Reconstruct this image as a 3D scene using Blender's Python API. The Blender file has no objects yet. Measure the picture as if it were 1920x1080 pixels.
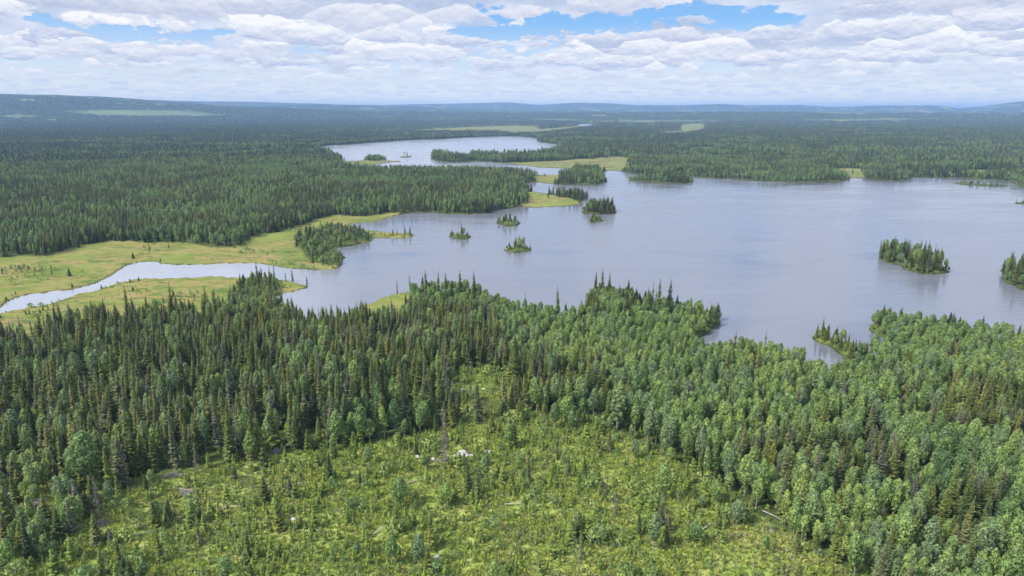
import bpy, math, random
import numpy as np
from mathutils import Vector, Matrix

SC = bpy.context.scene
COL = SC.collection
R = math.radians
random.seed(7)
RNG = np.random.default_rng(11)

# ------------------------------------------------------------------ camera
CAM_H = 100.0
PITCH = R(14.6)
FPX = 1280.0
cam_d = bpy.data.cameras.new('camera')
cam_d.lens = 24.0
cam_d.sensor_width = 36.0
cam_d.clip_start = 1.0
cam_d.clip_end = 120000.0
cam = bpy.data.objects.new('camera', cam_d)
COL.objects.link(cam)
cam.location = (0, 0, CAM_H)
cam.rotation_euler = (math.pi / 2 - PITCH, 0, 0)
SC.camera = cam

# ------------------------------------------------------------------ render / exposure
SC.view_settings.view_transform = 'Standard'
SC.view_settings.look = 'None'
SC.view_settings.gamma = 1.0
SC.view_settings.exposure = 0.16
SC.render.engine = 'CYCLES'
SC.cycles.max_bounces = 6
SC.cycles.diffuse_bounces = 3
SC.cycles.glossy_bounces = 3
SC.cycles.transmission_bounces = 3
SC.cycles.volume_bounces = 1
SC.cycles.use_denoising = True

SUN_EL = R(47)
SUN_AZ = R(-118)       # measured from +Y (view direction) towards +X: light from the left, slightly behind
SUN_STRENGTH = 4.6
SKY_STRENGTH = 0.1

# ------------------------------------------------------------------ node helpers
class NT:
    def __init__(self, tree):
        self.t = tree
        self.n = tree.nodes
        self.l = tree.links
    def node(self, kind, **kw):
        nd = self.n.new(kind)
        for k, v in kw.items():
            setattr(nd, k, v)
        return nd
    def link(self, a, b):
        self.l.new(a, b)
    def put(self, sock, v):
        if isinstance(v, bpy.types.NodeSocket):
            self.l.new(v, sock)
        else:
            sock.default_value = v
    def math(self, op, a, b=0.0, c=0.0, clamp=False):
        nd = self.node('ShaderNodeMath', operation=op, use_clamp=clamp)
        self.put(nd.inputs[0], a)
        self.put(nd.inputs[1], b)
        self.put(nd.inputs[2], c)
        return nd.outputs[0]
    def smooth(self, v, a, b, lo=0.0, hi=1.0):
        nd = self.node('ShaderNodeMapRange', interpolation_type='SMOOTHSTEP')
        self.put(nd.inputs[0], v)
        for i, q in ((1, a), (2, b), (3, lo), (4, hi)):
            self.put(nd.inputs[i], q)
        return nd.outputs[0]
    def mix(self, f, a, b, blend='MIX'):
        nd = self.node('ShaderNodeMix', data_type='RGBA', blend_type=blend)
        self.put(nd.inputs[0], f)
        for i, q in ((6, a), (7, b)):
            if isinstance(q, (tuple, list)) and len(q) == 3:
                q = (*q, 1.0)
            self.put(nd.inputs[i], q)
        return nd.outputs[2]
    def xyz(self, x, y, z):
        nd = self.node('ShaderNodeCombineXYZ')
        for i, q in enumerate((x, y, z)):
            self.put(nd.inputs[i], q)
        return nd.outputs[0]
    def noise(self, vec, scale, detail=3.0, rough=0.5, dim='3D', dist=0.0):
        nd = self.node('ShaderNodeTexNoise', noise_dimensions=dim)
        if vec is not None:
            self.link(vec, nd.inputs['Vector'])
        nd.inputs['Scale'].default_value = scale
        nd.inputs['Detail'].default_value = detail
        nd.inputs['Roughness'].default_value = rough
        nd.inputs['Distortion'].default_value = dist
        return nd.outputs['Fac']

# ------------------------------------------------------------------ world: sky with a field of cumulus
def px_dir(px, py):
    a, b = (px - 960) / FPX, (540 - py) / FPX
    cp, sp = math.cos(PITCH), math.sin(PITCH)
    d = Vector((a, cp + b * sp, -sp + b * cp)).normalized()
    return math.atan2(d.x, d.y), math.asin(d.z)

world = bpy.data.worlds.new('World')
SC.world = world
world.use_nodes = True
w = NT(world.node_tree)
w.n.clear()
sky = w.node('ShaderNodeTexSky', sky_type='NISHITA')
sky.sun_disc = False
sky.sun_elevation = SUN_EL
sky.sun_rotation = SUN_AZ
sky.altitude = 300
sky.air_density = 1.0
sky.dust_density = 0.6
sky.ozone_density = 2.0
tc = w.node('ShaderNodeTexCoord')
sep = w.node('ShaderNodeSeparateXYZ')
w.link(tc.outputs['Generated'], sep.inputs[0])
az = w.math('ARCTAN2', sep.outputs[0], sep.outputs[1])
el = w.math('ARCSINE', sep.outputs[2])
elc = w.math('MAXIMUM', el, 0.0)

def gauss(cx, cy, rx, ry):
    a0, e0 = px_dir(cx, cy)
    k = 1 / FPX
    da = w.math('MULTIPLY', w.math('SUBTRACT', azw, a0), 1 / (rx * k))
    de = w.math('MULTIPLY', w.math('SUBTRACT', elw, e0), 1 / (ry * k))
    q = w.math('ADD', w.math('MULTIPLY', da, da), w.math('MULTIPLY', de, de))
    return w.math('EXPONENT', w.math('MULTIPLY', q, -1.0))

gw = w.xyz(w.math('MULTIPLY', az, 16.0), w.math('MULTIPLY', el, 42.0), 31.0)
gwn = w.node('ShaderNodeTexNoise'); w.link(gw, gwn.inputs['Vector'])
gwn.inputs['Scale'].default_value = 1.0; gwn.inputs['Detail'].default_value = 5.0; gwn.inputs['Roughness'].default_value = .62
gws = w.node('ShaderNodeSeparateColor'); w.link(gwn.outputs['Color'], gws.inputs[0])
azw = w.math('ADD', az, w.math('MULTIPLY', w.math('SUBTRACT', gws.outputs[0], .5), .20))
elw = w.math('ADD', el, w.math('MULTIPLY', w.math('SUBTRACT', gws.outputs[1], .5), .060))
gaps = None
for cx, cy, rx, ry, amp in [
        (195, 58, 115, 15, -0.42), (375, 74, 70, 10, -0.36), (915, 50, 60, 30, -0.34),
        (1070, 50, 150, 17, -0.36), (1270, 25, 80, 22, -0.34), (1400, 32, 90, 16, -0.34), (1485, 42, 50, 16, -0.2), (600, 85, 40, 8, -.22), (985, 100, 35, 8, -.2), (1520, 90, 60, 8, -.2), (60, 112, 60, 7, -.2), (760, 125, 70, 6, -.18), (1330, 128, 80, 6, -.18), (1750, 118, 70, 6, -.16), (330, 128, 80, 6, -.16),
        (1090, 8, 160, 14, 0.30), (1300, 85, 120, 28, 0.30), (1110, 85, 60, 18, 0.22), (1150, 95, 70, 20, 0.2),
        (40, 62, 40, 22, 0.3), (110, 75, 40, 12, 0.2), (850, 38, 70, 18, 0.2), (680, 40, 120, 30, 0.2),
        (1700, 50, 260, 55, 0.26), (560, 20, 260, 22, 0.3), (300, 25, 200, 20, 0.25), (270, 88, 50, 16, 0.2),
        (800, 90, 70, 18, 0.22), (430, 95, 60, 14, 0.1)]:
    g = w.math('MULTIPLY', gauss(cx, cy, rx, ry), amp)
    gaps = g if gaps is None else w.math('ADD', gaps, g)

def cloud_density(off, sa, se, seed, detail):
    """density at this direction shifted up by off radians of elevation"""
    e = w.math('ADD', el, off) if off else el
    v = w.xyz(w.math('MULTIPLY', az, sa), w.math('MULTIPLY', e, se), seed)
    big = w.noise(v, 1.0, detail, 0.55, dist=0.0)
    return big

def layer(sa, se, seed, off, lo, hi, detail=7.0):
    d0 = w.math('ADD', cloud_density(0, sa, se, seed, detail), gaps)
    d1 = w.math('ADD', cloud_density(off, sa, se, seed, detail), gaps)
    cover = w.smooth(d0, lo, hi)
    light = w.math('MULTIPLY_ADD', w.math('SUBTRACT', d0, d1), 5.0, 0.58, clamp=True)
    thick = w.smooth(d0, lo + 0.05, hi + 0.30)
    return cover, light, thick

cA, lA, tA = layer(8.5, 19.0, 3.3, 0.013, 0.40, 0.50)
cB, lB, tB = layer(19.0, 48.0, 9.1, 0.006, 0.40, 0.52)
cC, lC, tC = layer(40.0, 150.0, 14.7, 0.0025, 0.40, 0.62, 5.0)
# blend of the three size bands with elevation (farther clouds look smaller and flatter)
wB = w.smooth(el, R(5.3), R(3.9))
wC = w.smooth(el, R(2.9), R(1.7))
def band(a, b, c):
    ab = w.math('ADD', w.math('MULTIPLY', a, w.math('SUBTRACT', 1.0, wB)), w.math('MULTIPLY', b, wB))
    return w.math('ADD', w.math('MULTIPLY', ab, w.math('SUBTRACT', 1.0, wC)), w.math('MULTIPLY', c, wC))
cover = band(cA, cB, cC)
light = band(lA, lB, lC)
thick = band(tA, tB, tC)
# blue behind
blue = w.node('ShaderNodeValToRGB')
blue.color_ramp.elements[0].position = 0.0
blue.color_ramp.elements[0].color = (11.5, 10.8, 9.0, 1)
blue.color_ramp.elements[1].position = 1.0
blue.color_ramp.elements[1].color = (0.9, 2.2, 5.2, 1)
for p, c in ((0.07, (8.2, 8.7, 9.0, 1)), (0.22, (2.2, 4.9, 8.9, 1)), (0.4, (1.2, 3.3, 7.6, 1))):
    e_ = blue.color_ramp.elements.new(p)
    e_.color = c
w.link(w.math('MULTIPLY', elc, 1 / R(30), clamp=True), blue.inputs[0])
skymix = w.mix(0.85, sky.outputs[0], blue.outputs[0])
shade = w.math('MULTIPLY', w.math('SUBTRACT', 1.0, w.math('MULTIPLY', thick, 0.42)), 1.0)
lit = w.math('MULTIPLY', light, shade)
cloudcol = w.mix(lit, (4.9, 5.2, 6.4), (8.2, 8.3, 8.8))
cover = w.math('MULTIPLY', cover, w.smooth(el, R(-0.3), R(4.0), 0.15, 0.78))
col = w.mix(cover, skymix, cloudcol)

def heaps(col, sa, se, seed, lo, hi, size, namp, fade, base, top, warp_=.5):
    """a band of cumulus: heaps with flat grey bases and bright knobbly tops"""
    wv = w.noise(w.xyz(w.math('MULTIPLY', az, sa * 1.1), w.math('MULTIPLY', el, se * 1.1), seed + 5), 1.0, 2, .5)
    x = w.math('MULTIPLY_ADD', az, sa, seed)
    x = w.math('ADD', x, w.math('MULTIPLY', w.math('SUBTRACT', wv, .5), warp_))
    y = w.math('MULTIPLY_ADD', el, se, seed * 1.7)
    vo = w.node('ShaderNodeTexVoronoi', voronoi_dimensions='2D', feature='F1')
    w.link(w.xyz(x, y, 0.0), vo.inputs['Vector'])
    vo.inputs['Scale'].default_value = 1.0
    vo.inputs['Randomness'].default_value = .85
    sp_ = w.node('ShaderNodeSeparateXYZ'); w.link(vo.outputs['Position'], sp_.inputs[0])
    sc_ = w.node('ShaderNodeSeparateColor'); w.link(vo.outputs['Color'], sc_.inputs[0])
    dx = w.math('SUBTRACT', x, sp_.outputs[0])
    dy = w.math('ADD', w.math('SUBTRACT', y, sp_.outputs[1]), .18)
    dyk = w.math('MULTIPLY', dy, w.math('MULTIPLY_ADD', w.math('LESS_THAN', dy, 0.0), 2.0, 1.05))
    r_ = w.math('SQRT', w.math('ADD', w.math('MULTIPLY', w.math('MULTIPLY', dx, dx), .75), w.math('MULTIPLY', dyk, dyk)))
    nv = w.xyz(w.math('MULTIPLY', az, se * 1.15), w.math('MULTIPLY', el, se * 1.9), seed * 3)
    nv2 = w.xyz(w.math('MULTIPLY', az, se * 1.15), w.math('MULTIPLY_ADD', el, se * 1.9, .17), seed * 3)
    f0, f1 = w.noise(nv, 1.0, 6, .58), w.noise(nv2, 1.0, 6, .58)
    dens = w.math('SUBTRACT', w.math('MULTIPLY_ADD', sc_.outputs[0], .34, size - .17), r_)
    dens = w.math('ADD', dens, w.math('MULTIPLY', w.math('SUBTRACT', f0, .5), namp))
    dens = w.math('ADD', dens, w.math('MULTIPLY', gaps, 1.3))
    win = w.math('MULTIPLY', w.smooth(el, R(lo[0]), R(lo[1])), w.smooth(el, R(hi[1]), R(hi[0])))
    cv = w.math('MULTIPLY', w.math('MULTIPLY', w.smooth(dens, -.02, .12), win), fade)
    lt = w.math('MULTIPLY_ADD', dy, 1.2, .30)
    lt = w.math('ADD', lt, w.math('MULTIPLY', w.math('SUBTRACT', f0, f1), 2.5))
    lt = w.math('ADD', lt, w.math('MULTIPLY', w.math('SUBTRACT', sc_.outputs[1], .5), .35), clamp=True)
    return w.mix(cv, col, w.mix(lt, base, top))
G1, G2, WH, W2 = (4.7, 5.3, 7.0), (6.0, 6.6, 7.8), (9.3, 9.2, 9.3), (8.1, 8.4, 8.9)
col = heaps(col, 52, 170, 2.3, (.2, .6), (1.7, 2.3), .36, .8, .60, (6.4, 7.1, 8.1), (8.6, 8.9, 9.3))
col = heaps(col, 42, 110, 7.9, (.8, 1.3), (2.6, 3.2), .36, .85, .85, G2, W2)
col = heaps(col, 31, 70, 5.1, (1.6, 2.1), (4.0, 4.6), .40, .95, .95, G2, WH)
col = heaps(col, 22, 47, 11.3, (2.7, 3.2), (5.4, 6.2), .45, 1.0, .97, G1, WH)
col = heaps(col, 15, 32, 17.7, (3.9, 4.5), (7.0, 7.8), .48, 1.0, .97, G1, WH)
col = heaps(col, 9, 24, 23.1, (6.0, 6.8), (30, 40), .46, 1.1, .85, (4.7, 5.2, 6.7), (8.6, 8.6, 9.0))
hi_ = w.smooth(el, R(11), R(30), 1.0, 1.45)      # sky above the view brightened as added fill for the dark woods
col = w.mix(1.0, col, w.xyz(hi_, hi_, hi_), 'MULTIPLY')
bg = w.node('ShaderNodeBackground')
bg.inputs['Strength'].default_value = SKY_STRENGTH
w.link(col, bg.inputs['Color'])
wo = w.node('ShaderNodeOutputWorld')
w.link(bg.outputs[0], wo.inputs['Surface'])

# ------------------------------------------------------------------ sun
sun_d = bpy.data.lights.new('sun', 'SUN')
sun_d.energy = SUN_STRENGTH
sun_d.angle = R(10)
sun_d.color = (1.0, 0.95, 0.86)
sun = bpy.data.objects.new('sun', sun_d)
COL.objects.link(sun)
sdir = Vector((math.sin(SUN_AZ) * math.cos(SUN_EL), math.cos(SUN_AZ) * math.cos(SUN_EL), math.sin(SUN_EL)))
sun.rotation_euler = (-sdir).to_track_quat('-Z', 'Y').to_euler()
sun.location = (0, 0, 500)

# ------------------------------------------------------------------ plan of the land, traced on the ground plane
CP, SP = math.cos(PITCH), math.sin(PITCH)
def project(x, y, z=0.0):
    dz = z - CAM_H
    dep = y * CP - dz * SP
    v = y * SP + dz * CP
    dep = np.where(dep < 1.0, 1.0, dep)
    return 960 + FPX * x / dep, 540 - FPX * v / dep
def ground(px, py):
    a, b = (px - 960) / FPX, (540 - py) / FPX
    dx, dy, dz = a, CP + b * SP, -SP + b * CP
    t = -CAM_H / dz
    return dx * t, dy * t

def hsh(ix, iy, seed):
    n = (ix.astype(np.int64) * 374761393 + iy.astype(np.int64) * 668265263 + seed * 1274126177) & 0xffffffff
    n = ((n ^ (n >> 13)) * 1274126177) & 0xffffffff
    n = n ^ (n >> 16)
    return (n & 0xffffff) / float(0xffffff)
def vnoise(x, y, scale, seed=0, octs=1):
    out = np.zeros_like(x, dtype=np.float64)
    amp, tot = 1.0, 0.0
    for o in range(octs):
        u, v = x / scale, y / scale
        iu, iv = np.floor(u), np.floor(v)
        fu, fv = u - iu, v - iv
        fu, fv = fu * fu * (3 - 2 * fu), fv * fv * (3 - 2 * fv)
        s = seed + o * 17
        a = hsh(iu, iv, s); b = hsh(iu + 1, iv, s); c = hsh(iu, iv + 1, s); d = hsh(iu + 1, iv + 1, s)
        out += amp * ((a * (1 - fu) + b * fu) * (1 - fv) + (c * (1 - fu) + d * fu) * fv)
        tot += amp
        amp *= 0.5
        scale *= 0.5
    return out / tot          # 0..1

MX0, MX1, MY0, MY1, SX, SY = -600, 2520, 207.2, 1300.0, 1.0, 4.0
MW, MH = int((MX1 - MX0) * SX), int((MY1 - MY0) * SY)
WATER, SPRUCE, BIRCH, BOG, CLEAR, MIXED, SPARSE, FARBOG, SHRUB = range(9)
zmap = np.full((MH, MW), MIXED, dtype=np.uint8)

def chaikin(p, n=2):
    for _ in range(n):
        q = []
        for i in range(len(p)):
            a, b = p[i], p[(i + 1) % len(p)]
            q.append((a[0] * .75 + b[0] * .25, a[1] * .75 + b[1] * .25))
            q.append((a[0] * .25 + b[0] * .75, a[1] * .25 + b[1] * .75))
        p = q
    return p
def fill(poly, zone, smooth=1):
    p = np.array(chaikin(poly, smooth))
    x0, y0 = p[:, 0], p[:, 1]
    x1, y1 = np.roll(x0, -1), np.roll(y0, -1)
    r0 = max(0, int((y0.min() - MY0) * SY))
    r1 = min(MH - 1, int((y0.max() - MY0) * SY) + 1)
    for r in range(r0, r1 + 1):
        y = MY0 + (r + .5) / SY
        m = (y0 <= y) != (y1 <= y)
        if not m.any():
            continue
        xs = np.sort(x0[m] + (y - y0[m]) / (y1[m] - y0[m]) * (x1[m] - x0[m]))
        for a, b in zip(xs[::2], xs[1::2]):
            ia, ib = int(round((a - MX0) * SX)), int(round((b - MX0) * SX))
            zmap[r, max(0, ia):max(0, min(MW, ib))] = zone
def ellipse(cx, cy, rx, ry, zone):
    fill([(cx + rx * math.cos(t) * (1 + .12 * math.sin(3 * t + cx)), cy + ry * math.sin(t)) for t in np.linspace(0, 2 * math.pi, 17)[:-1]], zone, 1)

# land cover of the near shore
fill([(-600, 690), (0, 640), (120, 620), (200, 592), (420, 592), (440, 562), (520, 552), (560, 600), (620, 612), (740, 600),
      (770, 560), (780, 540), (900, 540), (930, 600), (940, 680), (1060, 700), (1150, 760), (1140, 815), (1010, 790), (880, 815),
      (760, 830), (600, 850), (480, 860), (350, 880), (265, 895), (200, 960), (150, 1010), (-600, 1010)], SPRUCE)
fill([(925, 545), (1100, 530), (1195, 540), (1360, 585), (1365, 620), (1300, 660), (1560, 690), (1620, 630), (1640, 585),
      (2520, 600), (2520, 1300), (1750, 1300), (1600, 1085), (1480, 1010), (1320, 910), (1210, 850), (1140, 815), (1150, 750),
      (1060, 705), (950, 690), (930, 640)], BIRCH)
fill([(1670, 780), (1700, 745), (1800, 750), (1920, 765), (2300, 790), (2300, 900), (1920, 860), (1800, 845), (1690, 838)], SPRUCE)
fill([(1590, 850), (1610, 825), (1660, 835), (1665, 890), (1610, 895)], SPRUCE)
fill([(1720, 1000), (1760, 975), (1850, 970), (1870, 1040), (1800, 1090), (1730, 1070)], SPRUCE)
fill([(1060, 770), (1140, 760), (1150, 820), (1120, 835), (1070, 820)], SPRUCE)
fill([(-600, 1000), (0, 900), (190, 890), (215, 950), (150, 1015), (60, 1090), (-600, 1300)], SPARSE)
fill([(150, 1010), (215, 945), (265, 905), (350, 885), (480, 866), (600, 854), (700, 842), (760, 832), (880, 805), (1000, 790),
      (1080, 795), (1150, 815), (1210, 850), (1260, 880), (1320, 910), (1400, 960), (1480, 1010), (1560, 1060), (1600, 1085),
      (1750, 1300), (-600, 1300), (-600, 1200), (60, 1085)], CLEAR)
fill([(835, 800), (840, 715), (880, 695), (950, 700), (965, 745), (940, 795)], CLEAR)
fill([(560, 790), (575, 770), (620, 775), (610, 800)], CLEAR)
fill([(690, 655), (715, 640), (760, 650), (740, 672)], CLEAR)
fill([(340, 770), (360, 752), (395, 760), (380, 785)], CLEAR)
fill([(150, 745), (175, 730), (215, 740), (190, 760)], CLEAR)
fill([(1028, 760), (1035, 716), (1100, 716), (1098, 750), (1075, 765)], CLEAR)
fill([(775, 590), (768, 545), (800, 536), (900, 536), (925, 560), (930, 600), (880, 596), (830, 590)], BIRCH)
fill([(1100, 575), (1100, 535), (1150, 530), (1198, 545), (1205, 572)], SHRUB)
fill([(1510, 690), (1505, 620), (1560, 620), (1620, 655), (1600, 690)], SHRUB)
# bogs
fill([(-600, 690), (-600, 480), (0, 487), (100, 481), (130, 467), (180, 454), (250, 456), (330, 457), (400, 469), (450, 463),
      (480, 442), (560, 428), (590, 408), (700, 405), (760, 401), (700, 418), (650, 421), (700, 428), (785, 434), (785, 450),
      (700, 452), (645, 470), (650, 510), (500, 503), (250, 500), (160, 545), (0, 590), (-60, 640)], BOG)
fill([(-600, 690), (-100, 640), (-60, 600), (0, 585), (93, 566), (187, 538), (253, 522), (400, 514), (517, 519), (590, 537),
      (520, 556), (510, 560), (480, 556), (440, 566), (420, 592), (200, 594), (120, 622), (0, 642)], BOG)
fill([(660, 590), (700, 563), (740, 544), (775, 540), (770, 572), (745, 604), (690, 606)], BOG)
fill([(430, 552), (450, 530), (500, 525), (520, 534), (528, 552), (510, 580), (430, 585)], SHRUB)
fill([(548, 455), (575, 438), (620, 430), (680, 440), (696, 452), (650, 464), (615, 472), (645, 480), (645, 502), (590, 502), (572, 480)], SHRUB)
fill([(330, 293), (400, 288), (470, 281), (520, 279), (527, 286), (470, 294), (400, 298)], FARBOG)
fill([(625, 306), (647, 302), (683, 299), (760, 300), (760, 304), (707, 306), (700, 310), (750, 320), (720, 323), (640, 314)], BOG)
fill([(950, 306), (1000, 304), (1060, 302), (1110, 298), (1150, 293), (1178, 295), (1185, 321), (1120, 320), (1060, 317), (1010, 316), (960, 309)], BOG)
fill([(1000, 327), (1052, 326), (1050, 346), (1005, 344)], BOG)
fill([(984, 356), (1015, 362), (1040, 371), (1080, 377), (1085, 388), (1003, 393), (970, 389), (1000, 376)], BOG)
for p in [[(690, 247), (800, 243), (880, 238), (1000, 235), (1015, 244), (960, 250), (800, 249), (700, 250)],
          [(940, 252), (960, 246), (1050, 240), (1110, 233), (1130, 237), (1060, 246), (1010, 253)],
          [(1270, 240), (1290, 232), (1325, 233), (1312, 250), (1290, 252)],
          [(1228, 249), (1285, 247), (1285, 254), (1230, 256)],
          [(1203, 258), (1226, 257), (1222, 266), (1205, 265)],
          [(1272, 279), (1345, 277), (1345, 285), (1320, 289), (1280, 287)],
          [(1372, 263), (1428, 262), (1402, 271), (1375, 271)],
          [(1480, 292), (1505, 297), (1500, 302), (1482, 299)],
          [(1150, 240), (1230, 236), (1230, 239), (1160, 243)],
          [(1858, 308), (1892, 307), (1887, 318), (1860, 317)]]:
    fill(p, FARBOG)
fill([(1558, 317), (1625, 317), (1624, 336), (1590, 336), (1575, 330), (1560, 327)], BOG)
fill([(1816, 320), (1852, 320), (1852, 332), (1818, 330)], BOG)
# water
fill([(-120, 640), (-60, 602), (0, 577), (20, 562), (50, 551), (110, 545), (160, 538), (187, 527), (217, 512), (232, 501), (253, 493),
      (290, 491), (320, 495), (367, 496), (430, 492), (483, 494), (520, 498), (543, 505), (583, 506), (617, 506), (638, 502),
      (641, 490), (641, 480), (622, 470), (618, 466), (645, 464), (660, 461), (690, 455), (694, 447), (717, 446), (747, 448),
      (770, 445), (775, 441), (768, 438), (740, 436), (700, 434), (672, 430), (652, 424), (655, 419), (675, 417), (700, 417),
      (717, 411), (740, 404), (777, 399), (810, 398), (843, 402), (893, 403), (920, 402), (937, 393), (970, 388), (1003, 391),
      (1053, 388), (1078, 386), (1088, 380), (1098, 374), (1101, 368), (1085, 366), (1040, 365), (1010, 361), (984, 355), (974, 348),
      (987, 343), (1007, 342), (1037, 345), (1060, 348), (1100, 348), (1133, 347), (1139, 338), (1132, 328), (1125, 321), (1153, 319),
      (1172, 322), (1190, 327), (1230, 329), (1296, 331), (1339, 335), (1399, 339), (1510, 343), (1583, 344), (1588, 338), (1587, 333),
      (1621, 334), (1651, 340), (1702, 339), (1708, 332), (1783, 334), (1810, 335), (1881, 339), (1905, 350), (1940, 356), (2100, 372),
      (2520, 420), (2520, 700), (2100, 690), (1920, 652), (1850, 630), (1780, 617), (1700, 606), (1650, 604), (1632, 608), (1634, 621),
      (1656, 632), (1664, 645), (1660, 657), (1640, 665), (1613, 663), (1590, 652), (1575, 643), (1560, 633), (1545, 628), (1525, 627),
      (1519, 634), (1530, 643), (1552, 650), (1562, 660), (1576, 672), (1574, 686), (1552, 696), (1530, 694), (1500, 690), (1460, 682),
      (1420, 674), (1380, 670), (1340, 670), (1310, 664), (1298, 650), (1307, 635), (1343, 618), (1358, 606), (1350, 595), (1325, 588),
      (1290, 582), (1240, 576), (1195, 570), (1190, 554), (1170, 547), (1135, 543), (1108, 546), (1103, 565), (1092, 596), (1060, 598),
      (1000, 592), (950, 580), (915, 562), (880, 550), (820, 546), (780, 546), (740, 552), (700, 568), (673, 584), (655, 604),
      (620, 614), (570, 604), (540, 592), (525, 577), (515, 562), (520, 552), (543, 548), (567, 543), (582, 538), (560, 532),
      (517, 523), (460, 522), (400, 518), (333, 522), (253, 525), (227, 530), (187, 542), (143, 552), (93, 570), (43, 580), (0, 588),
      (-60, 612)], WATER, 1)
fill([(597, 277), (610, 273), (660, 271), (730, 265), (780, 262), (827, 261), (870, 258), (927, 256), (973, 256), (1005, 258),
      (1012, 261), (1005, 264), (1020, 268), (1043, 270), (1050, 276), (1040, 284), (1000, 289), (930, 291), (885, 289), (878, 294),
      (880, 300), (890, 303), (927, 304), (967, 308), (1010, 315), (1060, 316.5), (1075, 319), (1070, 326), (1048, 328), (1010, 328),
      (985, 326), (960, 323), (900, 320), (850, 319), (800, 321), (747, 319), (707, 313), (700, 309), (707, 306), (740, 304),
      (757, 303), (750, 301), (683, 300), (647, 303), (635, 297), (615, 287), (600, 281)], WATER, 1)
fill([(1080, 234), (1095, 232.5), (1110, 233), (1112, 236), (1085, 236.5)], WATER)
# islands
ellipse(952, 419, 22, 4.5, SHRUB)
ellipse(864, 445, 24, 4.2, SHRUB)
ellipse(973, 468, 25, 5, SHRUB)
ellipse(1124, 396, 35, 7, MIXED)
ellipse(1114, 414, 13, 3.5, SHRUB)
fill([(1643, 482), (1660, 491), (1690, 498), (1712, 509), (1740, 515), (1770, 515), (1782, 511), (1775, 502), (1750, 496), (1710, 486), (1670, 478), (1648, 476)], MIXED)
fill([(1873, 522), (1885, 533), (1905, 541), (1925, 548), (1990, 560), (2040, 548), (2000, 525), (1930, 512), (1890, 510), (1876, 514)], MIXED)
ellipse(1922, 381, 17, 2.6, SHRUB)
ellipse(765, 294, 12, 1.7, MIXED)
fill([(683, 297), (722, 297), (724, 301), (684, 302)], MIXED)
fill([(806, 294), (812, 300), (830, 304), (860, 305.5), (890, 304), (888, 298), (860, 293), (830, 290), (810, 289)], MIXED)
fill([(1181, 339), (1200, 342), (1240, 344), (1285, 345), (1298, 343), (1290, 337), (1250, 335), (1210, 334), (1187, 336)], MIXED)
fill([(1785, 344), (1810, 347), (1850, 350), (1880, 350), (1883, 347), (1850, 345), (1810, 342), (1788, 341)], SHRUB)
ellipse(1304, 344, 3, .8, BOG)

def blur(a, rx, ry, n=2):
    for _ in range(n):
        for ax, r in ((1, rx), (0, ry)):
            if r < 1:
                continue
            pad = [(0, 0), (0, 0)]
            pad[ax] = (r + 1, r)
            c = np.cumsum(np.pad(a, pad, mode='edge').astype(np.float64), axis=ax)
            hi = np.take(c, range(2 * r + 1, c.shape[ax]), axis=ax)
            lo = np.take(c, range(0, c.shape[ax] - 2 * r - 1), axis=ax)
            a = ((hi - lo) / (2 * r + 1)).astype(np.float32)
    return a
def bil(m, x, y):
    px, py = project(x, y)
    u = np.clip((px - MX0) * SX - .5, 0, MW - 1.001)
    v = np.clip((py - MY0) * SY - .5, 0, MH - 1.001)
    iu, iv = u.astype(int), v.astype(int)
    fu, fv = u - iu, v - iv
    return (m[iv, iu] * (1 - fu) + m[iv, iu + 1] * fu) * (1 - fv) + (m[iv + 1, iu] * (1 - fu) + m[iv + 1, iu + 1] * fu) * fv
landmap = blur((zmap != WATER).astype(np.float32), 1, 2)
inland = blur((zmap != WATER).astype(np.float32), 8, 14, 1)
bogmap = blur(((zmap == BOG) | (zmap == FARBOG)).astype(np.float32), 2, 3, 1)
shrubmap = blur((zmap == SHRUB).astype(np.float32), 3, 5, 1)
clearmap = blur((zmap == CLEAR).astype(np.float32) + .6 * (zmap == SPARSE), 8, 20, 1)
def warp(x, y):
    d = np.hypot(x, y)
    a = np.clip(d / 400, .6, 3.0)
    wx = x + (vnoise(x, y, 9, 3, 2) - .5) * 3.4 * a + (vnoise(x, y, 30, 5) - .5) * 4 * a
    wy = y + (vnoise(x, y, 9, 4, 2) - .5) * 4.4 * a + (vnoise(x, y, 30, 6) - .5) * 5 * a
    return wx, wy
def opening(x, y):
    d = np.hypot(x, y)
    n = vnoise(x / 2.2, y, 95, 140, 5) + .04 * np.clip(x / np.maximum(y, 1) * 2, -1, 1)
    return np.clip((n - .655) / .03, 0, 1) * (d > 1250) * (y > 0)
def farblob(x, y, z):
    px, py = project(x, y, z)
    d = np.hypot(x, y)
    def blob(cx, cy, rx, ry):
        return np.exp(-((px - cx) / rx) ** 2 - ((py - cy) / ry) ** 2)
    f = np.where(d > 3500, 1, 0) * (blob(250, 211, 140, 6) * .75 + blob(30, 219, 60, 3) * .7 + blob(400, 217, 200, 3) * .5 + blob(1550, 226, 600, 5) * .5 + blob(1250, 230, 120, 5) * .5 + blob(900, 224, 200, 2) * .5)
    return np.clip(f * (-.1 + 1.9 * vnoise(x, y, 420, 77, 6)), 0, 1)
def zone_at(x, y):
    wx, wy = warp(x, y)
    px, py = project(wx, wy)
    behind = (y * CP + CAM_H * SP) < 5
    u = np.clip(((px - MX0) * SX).astype(int), 0, MW - 1)
    v = np.clip(((py - MY0) * SY).astype(int), 0, MH - 1)
    z = zmap[v, u]
    lm = bil(landmap, wx, wy)
    z = np.where((lm < .5), WATER, np.where((z == WATER), BOG, z))
    z = np.where((z == MIXED) & (opening(x, y) > .5), FARBOG, z)
    return np.where(behind, CLEAR, z), lm

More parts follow.
